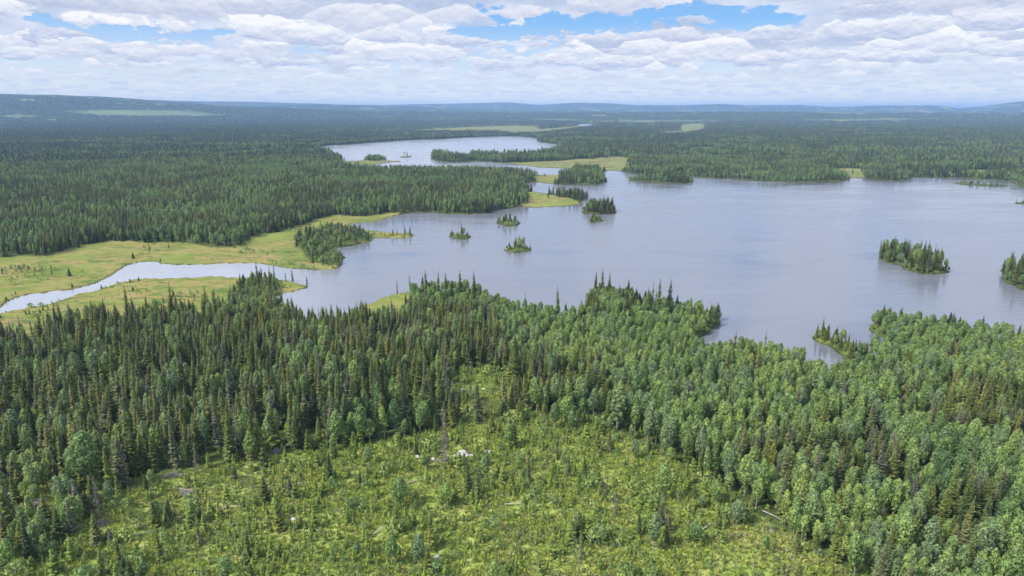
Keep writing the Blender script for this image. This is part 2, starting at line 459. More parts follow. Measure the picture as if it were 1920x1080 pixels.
# profiles of the far hills: (px across the photo, angular height in px above/below the level horizon)
def prof(tab, px):
    t = np.array(tab, float)
    return np.interp(px, t[:, 0], t[:, 1])
HORIZ = 540 - FPX * math.tan(PITCH)
def hills(x, y):
    d = np.hypot(x, y)
    azv = np.arctan2(x, np.maximum(y, 1e-3))
    azv = np.where(y < 0, np.sign(x) * 1.4, azv)
    px = 960 + FPX * np.tan(np.clip(azv, -1.3, 1.3)) / CP
    def ridge(tab, d0, w0, back=1.0):
        top = prof(tab, px)                      # y in photo
        elev = np.arctan((HORIZ - top) / FPX) * .95
        h = np.maximum(CAM_H + np.tan(elev) * d0 / np.cos(np.clip(azv, -.8, .8)) * .93, 0)
        u = (d - d0) / w0
        u = np.where(u > 0, u / back, u)
        return h * np.exp(-u * u)
    n = (vnoise(x, y, 2600, 21, 3) - .5)
    h = ridge([(-900, 196), (-300, 188), (0, 186.5), (110, 185.5), (200, 188), (280, 193), (400, 199), (520, 203), (640, 207.5), (760, 209.5), (1000, 211.5), (1300, 213), (3000, 213)], 8200, 1500, 1.6)
    h2 = ridge([(-900, 205), (420, 205), (480, 202), (560, 199.5), (640, 199), (760, 201), (860, 207), (1000, 209), (1300, 211), (3000, 211)], 10500, 1700, 1)
    h3 = ridge([(-900, 198), (150, 197), (260, 190.5), (330, 192), (450, 194), (600, 195.5), (700, 197), (780, 195), (850, 193.5), (930, 191.5),
                (960, 192), (1010, 196), (1080, 193), (1130, 194.5), (1190, 198), (1280, 199.5), (1350, 196.5), (1400, 199), (1500, 199), (1560, 203), (1640, 200.5), (1760, 200), (1800, 204), (1840, 201.5),
                (1890, 196.5), (1930, 194), (2300, 199), (3000, 200)], 14500, 2600, 1)
    hh = np.maximum(np.maximum(h, h2), h3)
    return hh * (1 + n * .10) + np.clip((d - 2500) / 5000, 0, 1) * np.maximum(n + .05, 0) * 75

def height(x, y):
    wx, wy = warp(x, y)
    lm = bil(landmap, wx, wy)
    inn = bil(inland, x, y)
    behind = (y < 60) | (np.hypot(x, y) > 6000)
    lm = np.where(behind, 1.0, lm)
    inn = np.where(behind, 1.0, inn)
    base = -1.3 + 2.6 * np.clip(lm, 0, 1)                     # bank: crosses the water level at 0.5
    base = np.minimum(base, .55 + .25 * (vnoise(x, y, 5, 31) - .5))
    up = np.clip((inn - .55) / .45, 0, 1)
    roll = (vnoise(x, y, 38, 32, 2)) * 2.2 * np.clip(up, 0, 1)
    tree = 1 - bil(bogmap, x, y)
    return base + np.where(lm > .9, roll * np.clip(tree, .12, 1), 0) + np.where(lm > .9, hills(x, y), 0)

# ------------------------------------------------------------------ materials
def new_mat(name):
    m = bpy.data.materials.new(name)
    m.use_nodes = True
    t = NT(m.node_tree)
    t.n.clear()
    out = t.node('ShaderNodeOutputMaterial')
    return m, t, out
def principled(t, out, color, rough=.8, spec=.25, normal=None, transl=None):
    p = t.node('ShaderNodeBsdfPrincipled')
    t.put(p.inputs['Base Color'], color if isinstance(color, bpy.types.NodeSocket) else (*color, 1))
    t.put(p.inputs['Roughness'], rough)
    t.put(p.inputs['Specular IOR Level'], spec)
    if normal is not None:
        t.link(normal, p.inputs['Normal'])
    if transl:
        tr = t.node('ShaderNodeBsdfTranslucent')
        t.put(tr.inputs[0], color if isinstance(color, bpy.types.NodeSocket) else (*color, 1))
        mx = t.node('ShaderNodeMixShader')
        mx.inputs[0].default_value = transl
        t.link(p.outputs[0], mx.inputs[1])
        t.link(tr.outputs[0], mx.inputs[2])
        t.link(mx.outputs[0], out.inputs[0])
    else:
        t.link(p.outputs[0], out.inputs[0])
    return p

def leaf_mat(name, cols, rough=.65, transl=.25, patch=None, small=1.3):
    """foliage: colour differs from tree to tree, from patch to patch of the wood and from spray to spray"""
    m, t, out = new_mat(name)
    oi = t.node('ShaderNodeObjectInfo')
    geo = t.node('ShaderNodeNewGeometry')
    ramp = t.node('ShaderNodeValToRGB')
    els = ramp.color_ramp.elements
    els[0].color = (*cols[0], 1)
    els[1].color = (*cols[-1], 1)
    for i, c in enumerate(cols[1:-1]):
        e_ = els.new((i + 1) / (len(cols) - 1))
        e_.color = (*c, 1)
    pn = t.noise(geo.outputs['Position'], 1 / 45.0, 2, .5)
    pn2 = t.noise(geo.outputs['Position'], 1 / 330.0, 3, .6)
    f = t.math('ADD', t.math('MULTIPLY', oi.outputs['Random'], .75), t.math('MULTIPLY', t.math('SUBTRACT', t.math('ADD', pn, t.math('MULTIPLY', pn2, .8)), .9), 1.3))
    t.link(t.math('ADD', f, .125, clamp=True), ramp.inputs[0])
    n2 = t.noise(geo.outputs['Position'], small, 2, .6)
    k = t.smooth(n2, .3, .7, .55, 1.5)
    r2 = t.math('MULTIPLY_ADD', geo.outputs['Random Per Island'], .5, .75)
    c = t.mix(1.0, ramp.outputs[0], t.xyz(k, k, k), 'MULTIPLY')
    c = t.mix(1.0, c, t.xyz(r2, r2, r2), 'MULTIPLY')
    principled(t, out, c, rough, .3, transl=transl)
    return m

MAT = {}
MAT['spruce'] = leaf_mat('spruce_needles', [(.056, .088, .034), (.118, .155, .040), (.195, .230, .050), (.140, .155, .080), (.27, .28, .065)], .6, .15)
MAT['birch'] = leaf_mat('birch_leaves', [(.135, .230, .085), (.215, .325, .100), (.300, .410, .120), (.205, .295, .145), (.34, .42, .11)], .55, .38)
MAT['fardark'] = leaf_mat('old_spruce_needles', [(.026, .044, .024), (.040, .060, .030), (.055, .075, .032)], .6, .08)
MAT['grey'] = leaf_mat('lichen_hung_twigs', [(.10, .105, .075), (.15, .145, .11), (.11, .13, .07)], .8, .05)
MAT['young'] = leaf_mat('young_spruce_needles', [(.13, .20, .045), (.20, .275, .05), (.26, .335, .06), (.06, .095, .03)], .6, .22)
MAT['shrub'] = leaf_mat('shrub_leaves', [(.17, .28, .085), (.24, .34, .095), (.33, .41, .11), (.22, .30, .15)], .6, .33)
MAT['tuft'] = leaf_mat('tuft_grass', [(.23, .32, .06), (.33, .40, .08), (.43, .45, .10), (.30, .34, .16), (.50, .46, .24)], .7, .25)
MAT['deadneedle'] = leaf_mat('dead_twigs', [(.16, .135, .11), (.22, .195, .16), (.13, .125, .08)], .8, 0.0)

def bark(name, a, b, scale):
    m, t, out = new_mat(name)
    geo = t.node('ShaderNodeNewGeometry')
    mp = t.node('ShaderNodeMapping')
    mp.inputs['Scale'].default_value = (1, 1, 4)
    t.link(geo.outputs['Position'], mp.inputs[0])
    n = t.noise(mp.outputs[0], scale, 3, .6)
    principled(t, out, t.mix(t.smooth(n, .42, .6), a, b), .85, .2)
    return m
MAT['spruce_bark'] = bark('spruce_bark', (.10, .075, .055), (.17, .14, .11), 1.2)
MAT['birch_bark'] = bark('birch_bark', (.55, .53, .49), (.12, .11, .10), .9)
MAT['dead_bark'] = bark('weathered_bark', (.32, .30, .28), (.18, .16, .14), 1.2)
MAT['log'] = bark('bleached_wood', (.50, .47, .42), (.30, .26, .22), 1.4)
def stone():
    m, t, out = new_mat('boulder_stone')
    geo = t.node('ShaderNodeNewGeometry')
    n = t.noise(geo.outputs['Position'], 1.1, 5, .6)
    bp = t.node('ShaderNodeBump')
    bp.inputs['Strength'].default_value = .5
    bp.inputs['Distance'].default_value = .15
    t.link(n, bp.inputs['Height'])
    principled(t, out, t.mix(t.smooth(n, .35, .6), (.24, .24, .22), (.50, .49, .46)), .9, .2, bp.outputs[0])
    return m
MAT['stone'] = stone()

def ground_mat():
    m, t, out = new_mat('ground_cover')
    at = t.node('ShaderNodeAttribute', attribute_name='cover')
    sp = t.node('ShaderNodeSeparateColor')
    t.link(at.outputs['Color'], sp.inputs[0])
    bog, clr, lit_ = sp.outputs[0], sp.outputs[1], sp.outputs[2]
    at2 = t.node('ShaderNodeAttribute', attribute_name='shore')
    geo = t.node('ShaderNodeNewGeometry')
    pos = geo.outputs['Position']
    n_big = t.noise(pos, 1 / 34.0, 4, .6, dist=.6)
    n_mid = t.noise(pos, 1 / 7.0, 4, .6)
    n_small = t.noise(pos, 1 / 1.1, 4, .65)
    # forest floor
    forest = t.mix(t.smooth(n_mid, .35, .65), (.050, .075, .022), (.12, .15, .04))
    # far forest as seen from kilometres away, its self-shadow put into the dark colours
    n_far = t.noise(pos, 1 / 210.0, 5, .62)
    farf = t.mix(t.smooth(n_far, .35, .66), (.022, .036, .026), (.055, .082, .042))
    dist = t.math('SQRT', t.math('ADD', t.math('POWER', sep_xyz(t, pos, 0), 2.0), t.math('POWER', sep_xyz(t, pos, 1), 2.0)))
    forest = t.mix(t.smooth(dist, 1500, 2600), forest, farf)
    # bog: yellow green moss with tan and rusty sedge patches and streaks
    mp = t.node('ShaderNodeMapping')
    mp.inputs['Scale'].default_value = (1, 2.6, 1)
    t.link(pos, mp.inputs[0])
    streak = t.noise(mp.outputs[0], 1 / 42.0, 6, .66, dist=.5)
    bogc = t.mix(t.smooth(n_big, .36, .60), (.165, .215, .040), (.285, .255, .080))
    bogc = t.mix(t.smooth(streak, .47, .66), bogc, (.33, .225, .095))
    bogc = t.mix(t.smooth(n_mid, .50, .66), bogc, (.14, .205, .04))
    wet = t.noise(mp.outputs[0], 1 / 24.0, 5, .7, dist=1.5)
    bogc = t.mix(t.math('MULTIPLY', t.smooth(wet, .54, .62), .85), bogc, (.085, .125, .035))
    bogc = t.mix(t.math('MULTIPLY', t.smooth(wet, .42, .36), .9), bogc, (.33, .27, .13))
    n_wide = t.noise(pos, 1 / 90.0, 3, .6)
    bogc = t.mix(t.math('MULTIPLY', t.smooth(n_wide, .5, .66), .7), bogc, (.24, .29, .06))
    bogc = t.mix(t.math('MULTIPLY', t.smooth(n_small, .45, .7), .35), bogc, (.08, .12, .03))
    # clearing: grass, moss, slash
    cl = t.mix(t.smooth(n_mid, .38, .62), (.24, .32, .065), (.40, .42, .12))
    cl = t.mix(t.smooth(n_small, .42, .62), cl, (.09, .13, .022))
    n_s2 = t.noise(pos, 1 / 2.7, 5, .7)
    cl = t.mix(t.smooth(n_s2, .60, .70), cl, (.46, .38, .22))
    cl = t.mix(t.smooth(n_s2, .40, .33), cl, (.07, .08, .022))
    c = t.mix(clr, forest, cl)
    edge = t.smooth(t.math('ADD', bog, t.math('MULTIPLY', t.math('SUBTRACT', n_mid, .5), .5)), .35, .65)
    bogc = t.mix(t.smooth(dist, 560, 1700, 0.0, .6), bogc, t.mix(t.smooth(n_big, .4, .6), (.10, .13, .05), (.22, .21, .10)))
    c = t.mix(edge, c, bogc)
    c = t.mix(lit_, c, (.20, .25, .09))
    c = t.mix(at2.outputs['Fac'], c, (.055, .048, .025))
    bp = t.node('ShaderNodeBump')
    bp.inputs['Strength'].default_value = .7
    bp.inputs['Distance'].default_value = .5
    t.link(t.math('ADD', n_small, n_s2), bp.inputs['Height'])
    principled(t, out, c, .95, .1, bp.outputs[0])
    return m
def sep_xyz(t, v, i):
    s = t.node('ShaderNodeSeparateXYZ')
    t.link(v, s.inputs[0])
    return s.outputs[i]

def water_mat():
    m, t, out = new_mat('lake_water')
    geo = t.node('ShaderNodeNewGeometry')
    pos = geo.outputs['Position']
    mp = t.node('ShaderNodeMapping')
    mp.inputs['Rotation'].default_value = (0, 0, R(12))
    mp.inputs['Scale'].default_value = (1, 2.2, 1)
    t.link(pos, mp.inputs[0])
    v = mp.outputs[0]
    w1 = t.noise(v, 1 / 2.2, 3, .55)
    w2 = t.noise(v, 1 / 9.0, 4, .6, dist=.4)
    gust = t.noise(v, 1 / 120.0, 4, .55, dist=.8)
    mp2 = t.node('ShaderNodeMapping')
    mp2.inputs['Rotation'].default_value = (0, 0, R(-6))
    mp2.inputs['Scale'].default_value = (1, 3.2, 1)
    t.link(pos, mp2.inputs[0])
    st = t.noise(mp2.outputs[0], 1 / 38.0, 6, .68)
    gust = t.math('ADD', t.math('MULTIPLY', gust, .6), t.math('MULTIPLY', st, .4))
    hgt = t.math('ADD', t.math('MULTIPLY', w1, .05), t.math('MULTIPLY', w2, .30))
    bp = t.node('ShaderNodeBump')
    bp.inputs['Distance'].default_value = 1.0
    t.link(t.smooth(gust, .4, .6, .25, 1.0), bp.inputs['Strength'])
    t.link(hgt, bp.inputs['Height'])
    p = principled(t, out, t.mix(gust, (.145, .165, .205), (.225, .24, .28)), .2, .9, bp.outputs[0])
    p.inputs['IOR'].default_value = 1.45
    sh = t.node('ShaderNodeAttribute', attribute_name='sky_sheen')
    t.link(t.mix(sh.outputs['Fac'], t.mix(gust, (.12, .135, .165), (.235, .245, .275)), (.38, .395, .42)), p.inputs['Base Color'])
    t.link(t.smooth(gust, .4, .6, .07, .24), p.inputs['Roughness'])
    return m

def haze_mat(density, color):
    m, t, out = new_mat('haze_air')
    v = t.node('ShaderNodeVolumePrincipled')
    v.inputs['Color'].default_value = (*color, 1)
    v.inputs['Density'].default_value = density
    v.inputs['Anisotropy'].default_value = 0.0
    t.link(v.outputs[0], out.inputs['Volume'])
    return m

# ------------------------------------------------------------------ object helpers
def tag(o, label=None, cat=None, group=None, kind=None):
    if label: o['label'] = label
    if cat: o['category'] = cat
    if group: o['group'] = group
    if kind: o['kind'] = kind
    return o
def mesh_obj(name, me, parent=None):
    o = bpy.data.objects.new(name, me)
    COL.objects.link(o)
    if parent: o.parent = parent
    return o
def np_mesh(name, V, F4):
    """quads from arrays"""
    me = bpy.data.meshes.new(name)
    me.vertices.add(len(V))
    me.vertices.foreach_set('co', V.astype(np.float32).ravel())
    me.loops.add(F4.size)
    me.loops.foreach_set('vertex_index', F4.astype(np.int32).ravel())
    me.polygons.add(len(F4))
    me.polygons.foreach_set('loop_start', np.arange(0, F4.size, F4.shape[1], dtype=np.int32))
    me.update(calc_edges=True)
    return me

# ------------------------------------------------------------------ the ground sheet
def build_ground():
    azs = np.concatenate([np.linspace(-180, -47, 60, endpoint=False), np.linspace(-47, 47, 1150), np.linspace(47, 180, 61)[1:]])
    azs = np.radians(azs)
    r = [1.0, 20.0, 50.0, 80.0]
    while r[-1] < 3500: r.append(r[-1] * 1.0066)
    while r[-1] < 42000: r.append(r[-1] * 1.022)
    r = np.array(r)
    A, D = np.meshgrid(azs, r)
    X, Y = np.sin(A) * D, np.cos(A) * D
    Z = height(X, Y)
    n, mcols = X.shape
    V = np.stack([X, Y, Z], -1).reshape(-1, 3)
    i, j = np.meshgrid(np.arange(n - 1), np.arange(mcols - 1), indexing='ij')
    a = (i * mcols + j).ravel()
    F = np.stack([a, a + 1, a + 1 + mcols, a + mcols], -1)[:, ::-1]
    me = np_mesh('ground', V, F)
    me.polygons.foreach_set('use_smooth', np.ones(len(F), dtype=bool))
    wx, wy = warp(X, Y)
    bog = bil(bogmap, wx, wy)
    shr = bil(shrubmap, wx, wy)
    clr = bil(clearmap, wx, wy)
    lm = bil(landmap, wx, wy)
    back = Y < 60
    bog, clr, lm = np.where(back, 0, bog), np.where(back, 1, clr), np.where(back, 1, lm)
    bog = np.clip(bog + .45 * shr, 0, 1)
    bog = np.clip(bog + opening(X, Y) * (lm > .97) * (clr < .1), 0, 1)
    far = farblob(X, Y, Z)      # sun patches painted into the colour of cut-over far hillsides and the far plain
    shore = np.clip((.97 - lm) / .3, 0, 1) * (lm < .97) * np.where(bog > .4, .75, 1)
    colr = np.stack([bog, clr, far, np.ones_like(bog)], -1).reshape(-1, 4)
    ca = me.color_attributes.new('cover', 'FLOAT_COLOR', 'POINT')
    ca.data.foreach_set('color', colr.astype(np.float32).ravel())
    sa = me.attributes.new('shore', 'FLOAT', 'POINT')
    sa.data.foreach_set('value', shore.astype(np.float32).ravel())
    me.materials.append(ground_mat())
    tag(mesh_obj('ground', me), 'gently rolling wooded and boggy land around the lakes', 'ground', kind='structure')
build_ground()

def build_water():
    A, D = np.meshgrid(np.radians(np.linspace(-62, 62, 420)), np.geomspace(90, 12000, 330))
    X, Y = np.sin(A) * D, np.cos(A) * D
    n, m = X.shape
    i, j = np.meshgrid(np.arange(n - 1), np.arange(m - 1), indexing='ij')
    a = (i * m + j).ravel()
    F = np.stack([a, a + 1, a + 1 + m, a + m], -1)[:, ::-1]
    me = np_mesh('water', np.stack([X, Y, X * 0], -1).reshape(-1, 3), F)
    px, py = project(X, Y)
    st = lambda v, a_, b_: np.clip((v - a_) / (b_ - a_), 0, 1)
    sky_sheen = st(px, 680, 430) * st(py, 470, 490) * .9 + .55 * st(py, 336, 322) * st(px, 1190, 1090)  # paler sky reflection painted into the river and upper lake colour
    sa = me.attributes.new('sky_sheen', 'FLOAT', 'POINT')
    sa.data.foreach_set('value', sky_sheen.astype(np.float32).ravel())
    me.materials.append(water_mat())
    return me
me = build_water()
tag(mesh_obj('water', me), 'grey blue rippled lake water with a river inlet', 'water', kind='structure')

# ------------------------------------------------------------------ trees: meshes
class MB:
    def __init__(self):
        self.v, self.f, self.m = [], [], []
    def face(self, pts, mi=0):
        n = len(self.v)
        self.v.extend([tuple(p) for p in pts])
        self.f.append(tuple(range(n, n + len(pts))))
        self.m.append(mi)
    def tube(self, pts, radii, sides=6, mi=0, cap=True):
        rings = []
        for k, (p, r) in enumerate(zip(pts, radii)):
            p = Vector(p)
            d = (Vector(pts[min(k + 1, len(pts) - 1)]) - Vector(pts[max(k - 1, 0)]))
            d = d.normalized() if d.length > 1e-6 else Vector((0, 0, 1))
            a = d.orthogonal().normalized()
            b = d.cross(a)
            n = len(self.v)
            for s in range(sides):
                t = 2 * math.pi * s / sides
                self.v.append(tuple(p + (a * math.cos(t) + b * math.sin(t)) * r))
            rings.append(n)
        for a_, b_ in zip(rings, rings[1:]):
            for s in range(sides):
                s2 = (s + 1) % sides
                self.f.append((a_ + s, a_ + s2, b_ + s2, b_ + s)); self.m.append(mi)
        if cap:
            self.f.append(tuple(rings[0] + s for s in range(sides))[::-1]); self.m.append(mi)
            self.f.append(tuple(rings[-1] + s for s in range(sides))); self.m.append(mi)
    def mesh(self, name, mats):
        me = bpy.data.meshes.new(name)
        me.from_pydata(self.v, [], self.f)
        for mt in mats: me.materials.append(mt)
        me.polygons.foreach_set('material_index', self.m)
        me.update()
        return me
    def join(self, o, dm=0):
        n = len(self.v)
        self.v += o.v
        self.f += [tuple(i + n for i in f) for f in o.f]
        self.m += [i + dm for i in o.m]

def trunk_mb(rnd, H, r0, lean=.02, sides=6, top=.97):
    mb = MB()
    pts, rad = [], []
    a = rnd.uniform(0, 6.28)
    for k in range(7):
        t = k / 6
        pts.append((math.cos(a) * lean * H * t * t, math.sin(a) * lean * H * t * t, H * top * t - (.5 if k == 0 else 0)))
        rad.append(r0 * (1 - t) ** .9 + .015)
    mb.tube(pts, rad, sides)
    return mb, (math.cos(a) * lean * H, math.sin(a) * lean * H)

def spruce(seed, H=14.0, RR=1.6, z0=.7, step=.34, gap=.0, skirt=1.0, fork=False, nb=7, power=.8):
    rnd = random.Random(seed)
    tb, (lx, ly) = trunk_mb(rnd, H, .17)
    cb = MB()
    def cone(H, ox, oy, z0, RR):
        z = z0
        while z < H * .985:
            t = (z - z0) / (H - z0)
            if rnd.random() > gap:
                r = RR * ((1 - t) ** power) * rnd.uniform(.72, 1.12) + .10
                if t < .15: r *= .7 + 2 * t * skirt
                n = max(4, int(nb * (.55 + .55 * (1 - t))))
                a0 = rnd.uniform(0, 6.28)
                cx, cy = ox * (z / H) ** 2, oy * (z / H) ** 2
                for k in range(n):
                    if rnd.random() < .08: continue
                    a = a0 + 6.283 * k / n + rnd.uniform(-.3, .3)
                    L = r * rnd.uniform(.65, 1.18)
                    dr = -.42 + .75 * t + rnd.uniform(-.12, .12)         # droop
                    ca, sa = math.cos(a), math.sin(a)
                    wd = L * rnd.uniform(.26, .40) + .05
                    def P(u, s, dz): return (cx + ca * u * L - sa * s, cy + sa * u * L + ca * s, z + dr * u * L * (.6 + .5 * u) + dz)
                    tip = P(1.0, 0, .10 * L)
                    ml, mr, mc = P(.55, wd, -.10 * L), P(.55, -wd, -.10 * L), P(.5, 0, .05)
                    b = P(0, 0, .06)
                    cb.face((b, mr, mc)); cb.face((b, mc, ml)); cb.face((mc, mr, tip)); cb.face((mc, tip, ml))
                    if L > .5:
                        for q in range(3):
                            u = rnd.uniform(.35, .95)
                            s = rnd.uniform(-.7, .7) * wd
                            h = rnd.uniform(.22, .45) * min(1.0, L)
                            p0, p1 = P(u - .14, s, 0), P(u + .12, s * 1.15, 0)
                            p2 = P(u, s * 1.2, -h)
                            cb.face((p0, p1, p2))
            z += step * rnd.uniform(.75, 1.25) * (1 - .45 * t)
        # leader
        for k in range(3):
            a = k * 2.1
            cb.face(((ox + .09 * math.cos(a), oy + .09 * math.sin(a), H * .95), (ox - .09 * math.sin(a), oy + .09 * math.cos(a), H * .96), (ox, oy, H * 1.02)))
    cone(H, lx, ly, z0, RR)
    if fork:
        cone(H * .86, lx + .55, ly + .2, H * .6, RR * .42)
    return tb, cb

def birch(seed, H=10.0, RR=1.9, z0=.28, nclump=26, per=46, leaf=.30, shape=1.0, multi=1):
    rnd = random.Random(seed)
    tb = MB()
    cb = MB()
    stems = []
    for s in range(multi):
        t_, (lx, ly) = trunk_mb(rnd, H * (1 - .1 * s), .12 / (1 + .3 * (multi - 1)), .03 + .09 * (multi > 1), 5, .93)
        tb.join(t_)
        stems.append((lx, ly))
    zc, hz = H * (z0 + (1 - z0) * .52), H * (1 - z0) * .50
    for k in range(int(nclump * per * .75)):
        lx, ly = stems[k % multi]
        u = rnd.uniform(-1, 1) * .98
        a = rnd.uniform(0, 6.283)
        env = (1 - abs(u) ** 2.1) ** .65 * (1 - .34 * u) * RR * .80
        lump = 1 + .13 * math.sin(3 * a + 4 * u + seed) + .10 * math.sin(5 * a - 7 * u + 2 * seed) + rnd.gauss(0, .06)
        rr = env * lump * (rnd.random() ** .18)
        tt = (zc + u * hz) / H
        p = Vector((lx * tt * tt + math.cos(a) * rr, ly * tt * tt + math.sin(a) * rr, zc + u * hz))
        nrm = Vector((math.cos(a) * (1 - u * u) ** .5 + rnd.gauss(0, .38), math.sin(a) * (1 - u * u) ** .5 + rnd.gauss(0, .38), u + .25 + rnd.gauss(0, .38))).normalized()
        q = nrm.orthogonal().normalized(); q.rotate(Matrix.Rotation(rnd.uniform(0, 6.28), 3, nrm)); v_ = nrm.cross(q)
        s = leaf * rnd.uniform(.6, 1.2)
        cb.face((p - q * s * .9, p - v_ * s * .5, p + q * s * .9, p + v_ * s * .5))
    per = int(per * .5)
    for c in range(nclump):
        lx, ly = stems[c % multi]
        t = ((c + rnd.random()) / nclump) ** .85
        z = H * (z0 + (1 - z0) * t * .93)
        prof_ = (math.sin(math.pi * min(1, (t * .82 + .13)) ** shape)) ** .75
        rr = RR * prof_
        a = c * 2.399 + rnd.uniform(-.4, .4)
        q = rnd.uniform(.30, .78)
        cx, cy = lx * t * t + math.cos(a) * rr * q, ly * t * t + math.sin(a) * rr * q
        cr = (.42 + .30 * prof_) * rnd.uniform(.8, 1.2) * RR / 1.9
        tb.tube([(lx * t * t * .8, ly * t * t * .8, z - .5 - .35 * rr), (cx, cy, z)], [.035, .012], 3, 0, False)
        for k in range(per):
            d = Vector((rnd.gauss(0, 1), rnd.gauss(0, 1), rnd.gauss(0, 1) * 1.1)).normalized()
            if d.z < -.4 and rnd.random() < .6: d.z = -d.z
            rad = cr * rnd.uniform(.55, 1.08)
            p = Vector((cx, cy, z)) + Vector((d.x * rad, d.y * rad, d.z * rad * 1.15))
            nrm = (d + Vector((rnd.gauss(0, .5), rnd.gauss(0, .5), rnd.gauss(0, .5) + .15))).normalized()
            u = nrm.orthogonal().normalized()
            u.rotate(Matrix.Rotation(rnd.uniform(0, 6.28), 3, nrm))
            v_ = nrm.cross(u)
            s = leaf * rnd.uniform(.6, 1.25)
            droop = Vector((0, 0, -.18 * s))
            cb.face((p - u * s * .9, p - v_ * s * .5 + droop, p + u * s * .9, p + v_ * s * .5))
    return tb, cb

def bush(seed, H=1.8, RR=.8, n=130, leaf=.2):
    rnd = random.Random(seed)
    tb, cb = MB(), MB()
    for s in range(4):
        a = rnd.uniform(0, 6.28); q = rnd.uniform(.2, .6) * RR
        tb.tube([(0, 0, -.2), (math.cos(a) * q * .5, math.sin(a) * q * .5, H * .4), (math.cos(a) * q, math.sin(a) * q, H * .82)], [.04, .03, .012], 4, 0, False)
    for k in range(n):
        a = rnd.uniform(0, 6.28); t = rnd.random() ** .7
        rr = RR * math.sqrt(rnd.random()) * (math.sin(math.pi * (t * .78 + .17)))
        p = Vector((math.cos(a) * rr, math.sin(a) * rr, H * (.12 + .88 * t)))
        nrm = Vector((math.cos(a) + rnd.gauss(0, .5), math.sin(a) + rnd.gauss(0, .5), .5 + rnd.gauss(0, .6))).normalized()
        u = nrm.orthogonal().normalized(); u.rotate(Matrix.Rotation(rnd.uniform(0, 6.28), 3, nrm)); v_ = nrm.cross(u)
        s = leaf * rnd.uniform(.6, 1.2)
        cb.face((p - u * s, p - v_ * s * .5, p + u * s, p + v_ * s * .5))
    return tb, cb

def dead_spruce(seed, H=12.0, RR=1.3, broken=False):
    rnd = random.Random(seed)
    tb, (lx, ly) = trunk_mb(rnd, H, .17, .03, 6, .8 if broken else .98)
    cb = MB()
    z = 1.2
    while z < H * (.78 if broken else .97):
        t = z / H
        for k in range(rnd.randint(3, 5)):
            a = rnd.uniform(0, 6.28)
            L = RR * (1 - t * .85) * rnd.uniform(.4, 1.1)
            dr = rnd.uniform(-.6, .05)
            p0 = Vector((lx * t * t, ly * t * t, z))
            p1 = p0 + Vector((math.cos(a) * L * .6, math.sin(a) * L * .6, dr * L * .4))
            p2 = p0 + Vector((math.cos(a) * L, math.sin(a) * L, dr * L))
            cb.tube([p0, p1, p2], [.03, .02, .008], 3, 0, False)
            for q in range(3):
                b_ = p0.lerp(p2, rnd.uniform(.4, 1))
                e_ = b_ + Vector((rnd.gauss(0, .18), rnd.gauss(0, .18), -rnd.uniform(.15, .4)))
                s_ = Vector((rnd.gauss(0, .06), rnd.gauss(0, .06), 0))
                cb.face((b_ - s_, b_ + s_, e_))
        z += .3 * rnd.uniform(.7, 1.3)
    return tb, cb

def tuft(seed, n=16, H=.55, RR=.45):
    rnd = random.Random(seed)
    cb = MB()
    for k in range(n):
        a = rnd.uniform(0, 6.28); q = RR * math.sqrt(rnd.random()) * .6
        x, y = math.cos(a) * q, math.sin(a) * q
        h = H * rnd.uniform(.5, 1.2); wv = rnd.uniform(.05, .10)
        b = rnd.uniform(0, 6.28)
        dx, dy = math.cos(b) * wv, math.sin(b) * wv
        ox, oy = math.cos(a) * RR * rnd.uniform(.3, 1), math.sin(a) * RR * rnd.uniform(.3, 1)
        cb.face(((x - dx, y - dy, -.1), (x + dx, y + dy, -.1), (x + ox * .5 + dx, y + oy * .5 + dy, h * .75), (x + ox, y + oy, h)))
    return cb

SPR = [('slim dark', dict(seed=1, RR=1.25, power=.75)), ('broad-skirted', dict(seed=2, RR=1.95, nb=8, power=.9)),
       ('ragged', dict(seed=3, RR=1.55, gap=.16)), ('dense spire-shaped', dict(seed=4, RR=1.5, step=.29)),
       ('fork-topped', dict(seed=5, RR=1.6, fork=True)), ('thin sparse', dict(seed=6, RR=1.1, gap=.22, nb=6)),
       ('full cone-shaped', dict(seed=7, RR=1.75, power=.85, nb=8)),
       ('greying lichen-hung', dict(seed=8, RR=1.35, gap=.2, nb=6, mat='grey')), ('bushy double-width', dict(seed=9, RR=2.2, power=1.0, nb=8, gap=.08))]
BIR = [('round-topped', dict(seed=11, RR=1.9)), ('narrow', dict(seed=12, RR=1.45, nclump=24)), ('broad bushy', dict(seed=13, RR=2.3, nclump=32, shape=.9)),
       ('twin-stemmed', dict(seed=14, RR=2.1, multi=2, nclump=30)), ('pointed', dict(seed=15, RR=1.7, shape=.8)), ('airy open', dict(seed=16, RR=1.8, nclump=19, z0=.36))]
YSP = [('narrow', dict(seed=21, H=3.0, RR=.62, z0=.1, step=.2, nb=6)), ('plump', dict(seed=22, H=2.6, RR=.85, z0=.1, step=.2, nb=7)), ('spindly', dict(seed=23, H=3.2, RR=.5, z0=.15, step=.24, nb=5, gap=.1)),
       ('cone-shaped', dict(seed=24, H=2.8, RR=.75, z0=.05, step=.19, nb=7))]
BSH = [('rounded', dict(seed=31)), ('upright', dict(seed=32, H=2.6, RR=.65)), ('spreading', dict(seed=33, H=1.5, RR=1.15, n=160)), ('open leggy', dict(seed=34, H=2.4, RR=.8, n=85))]

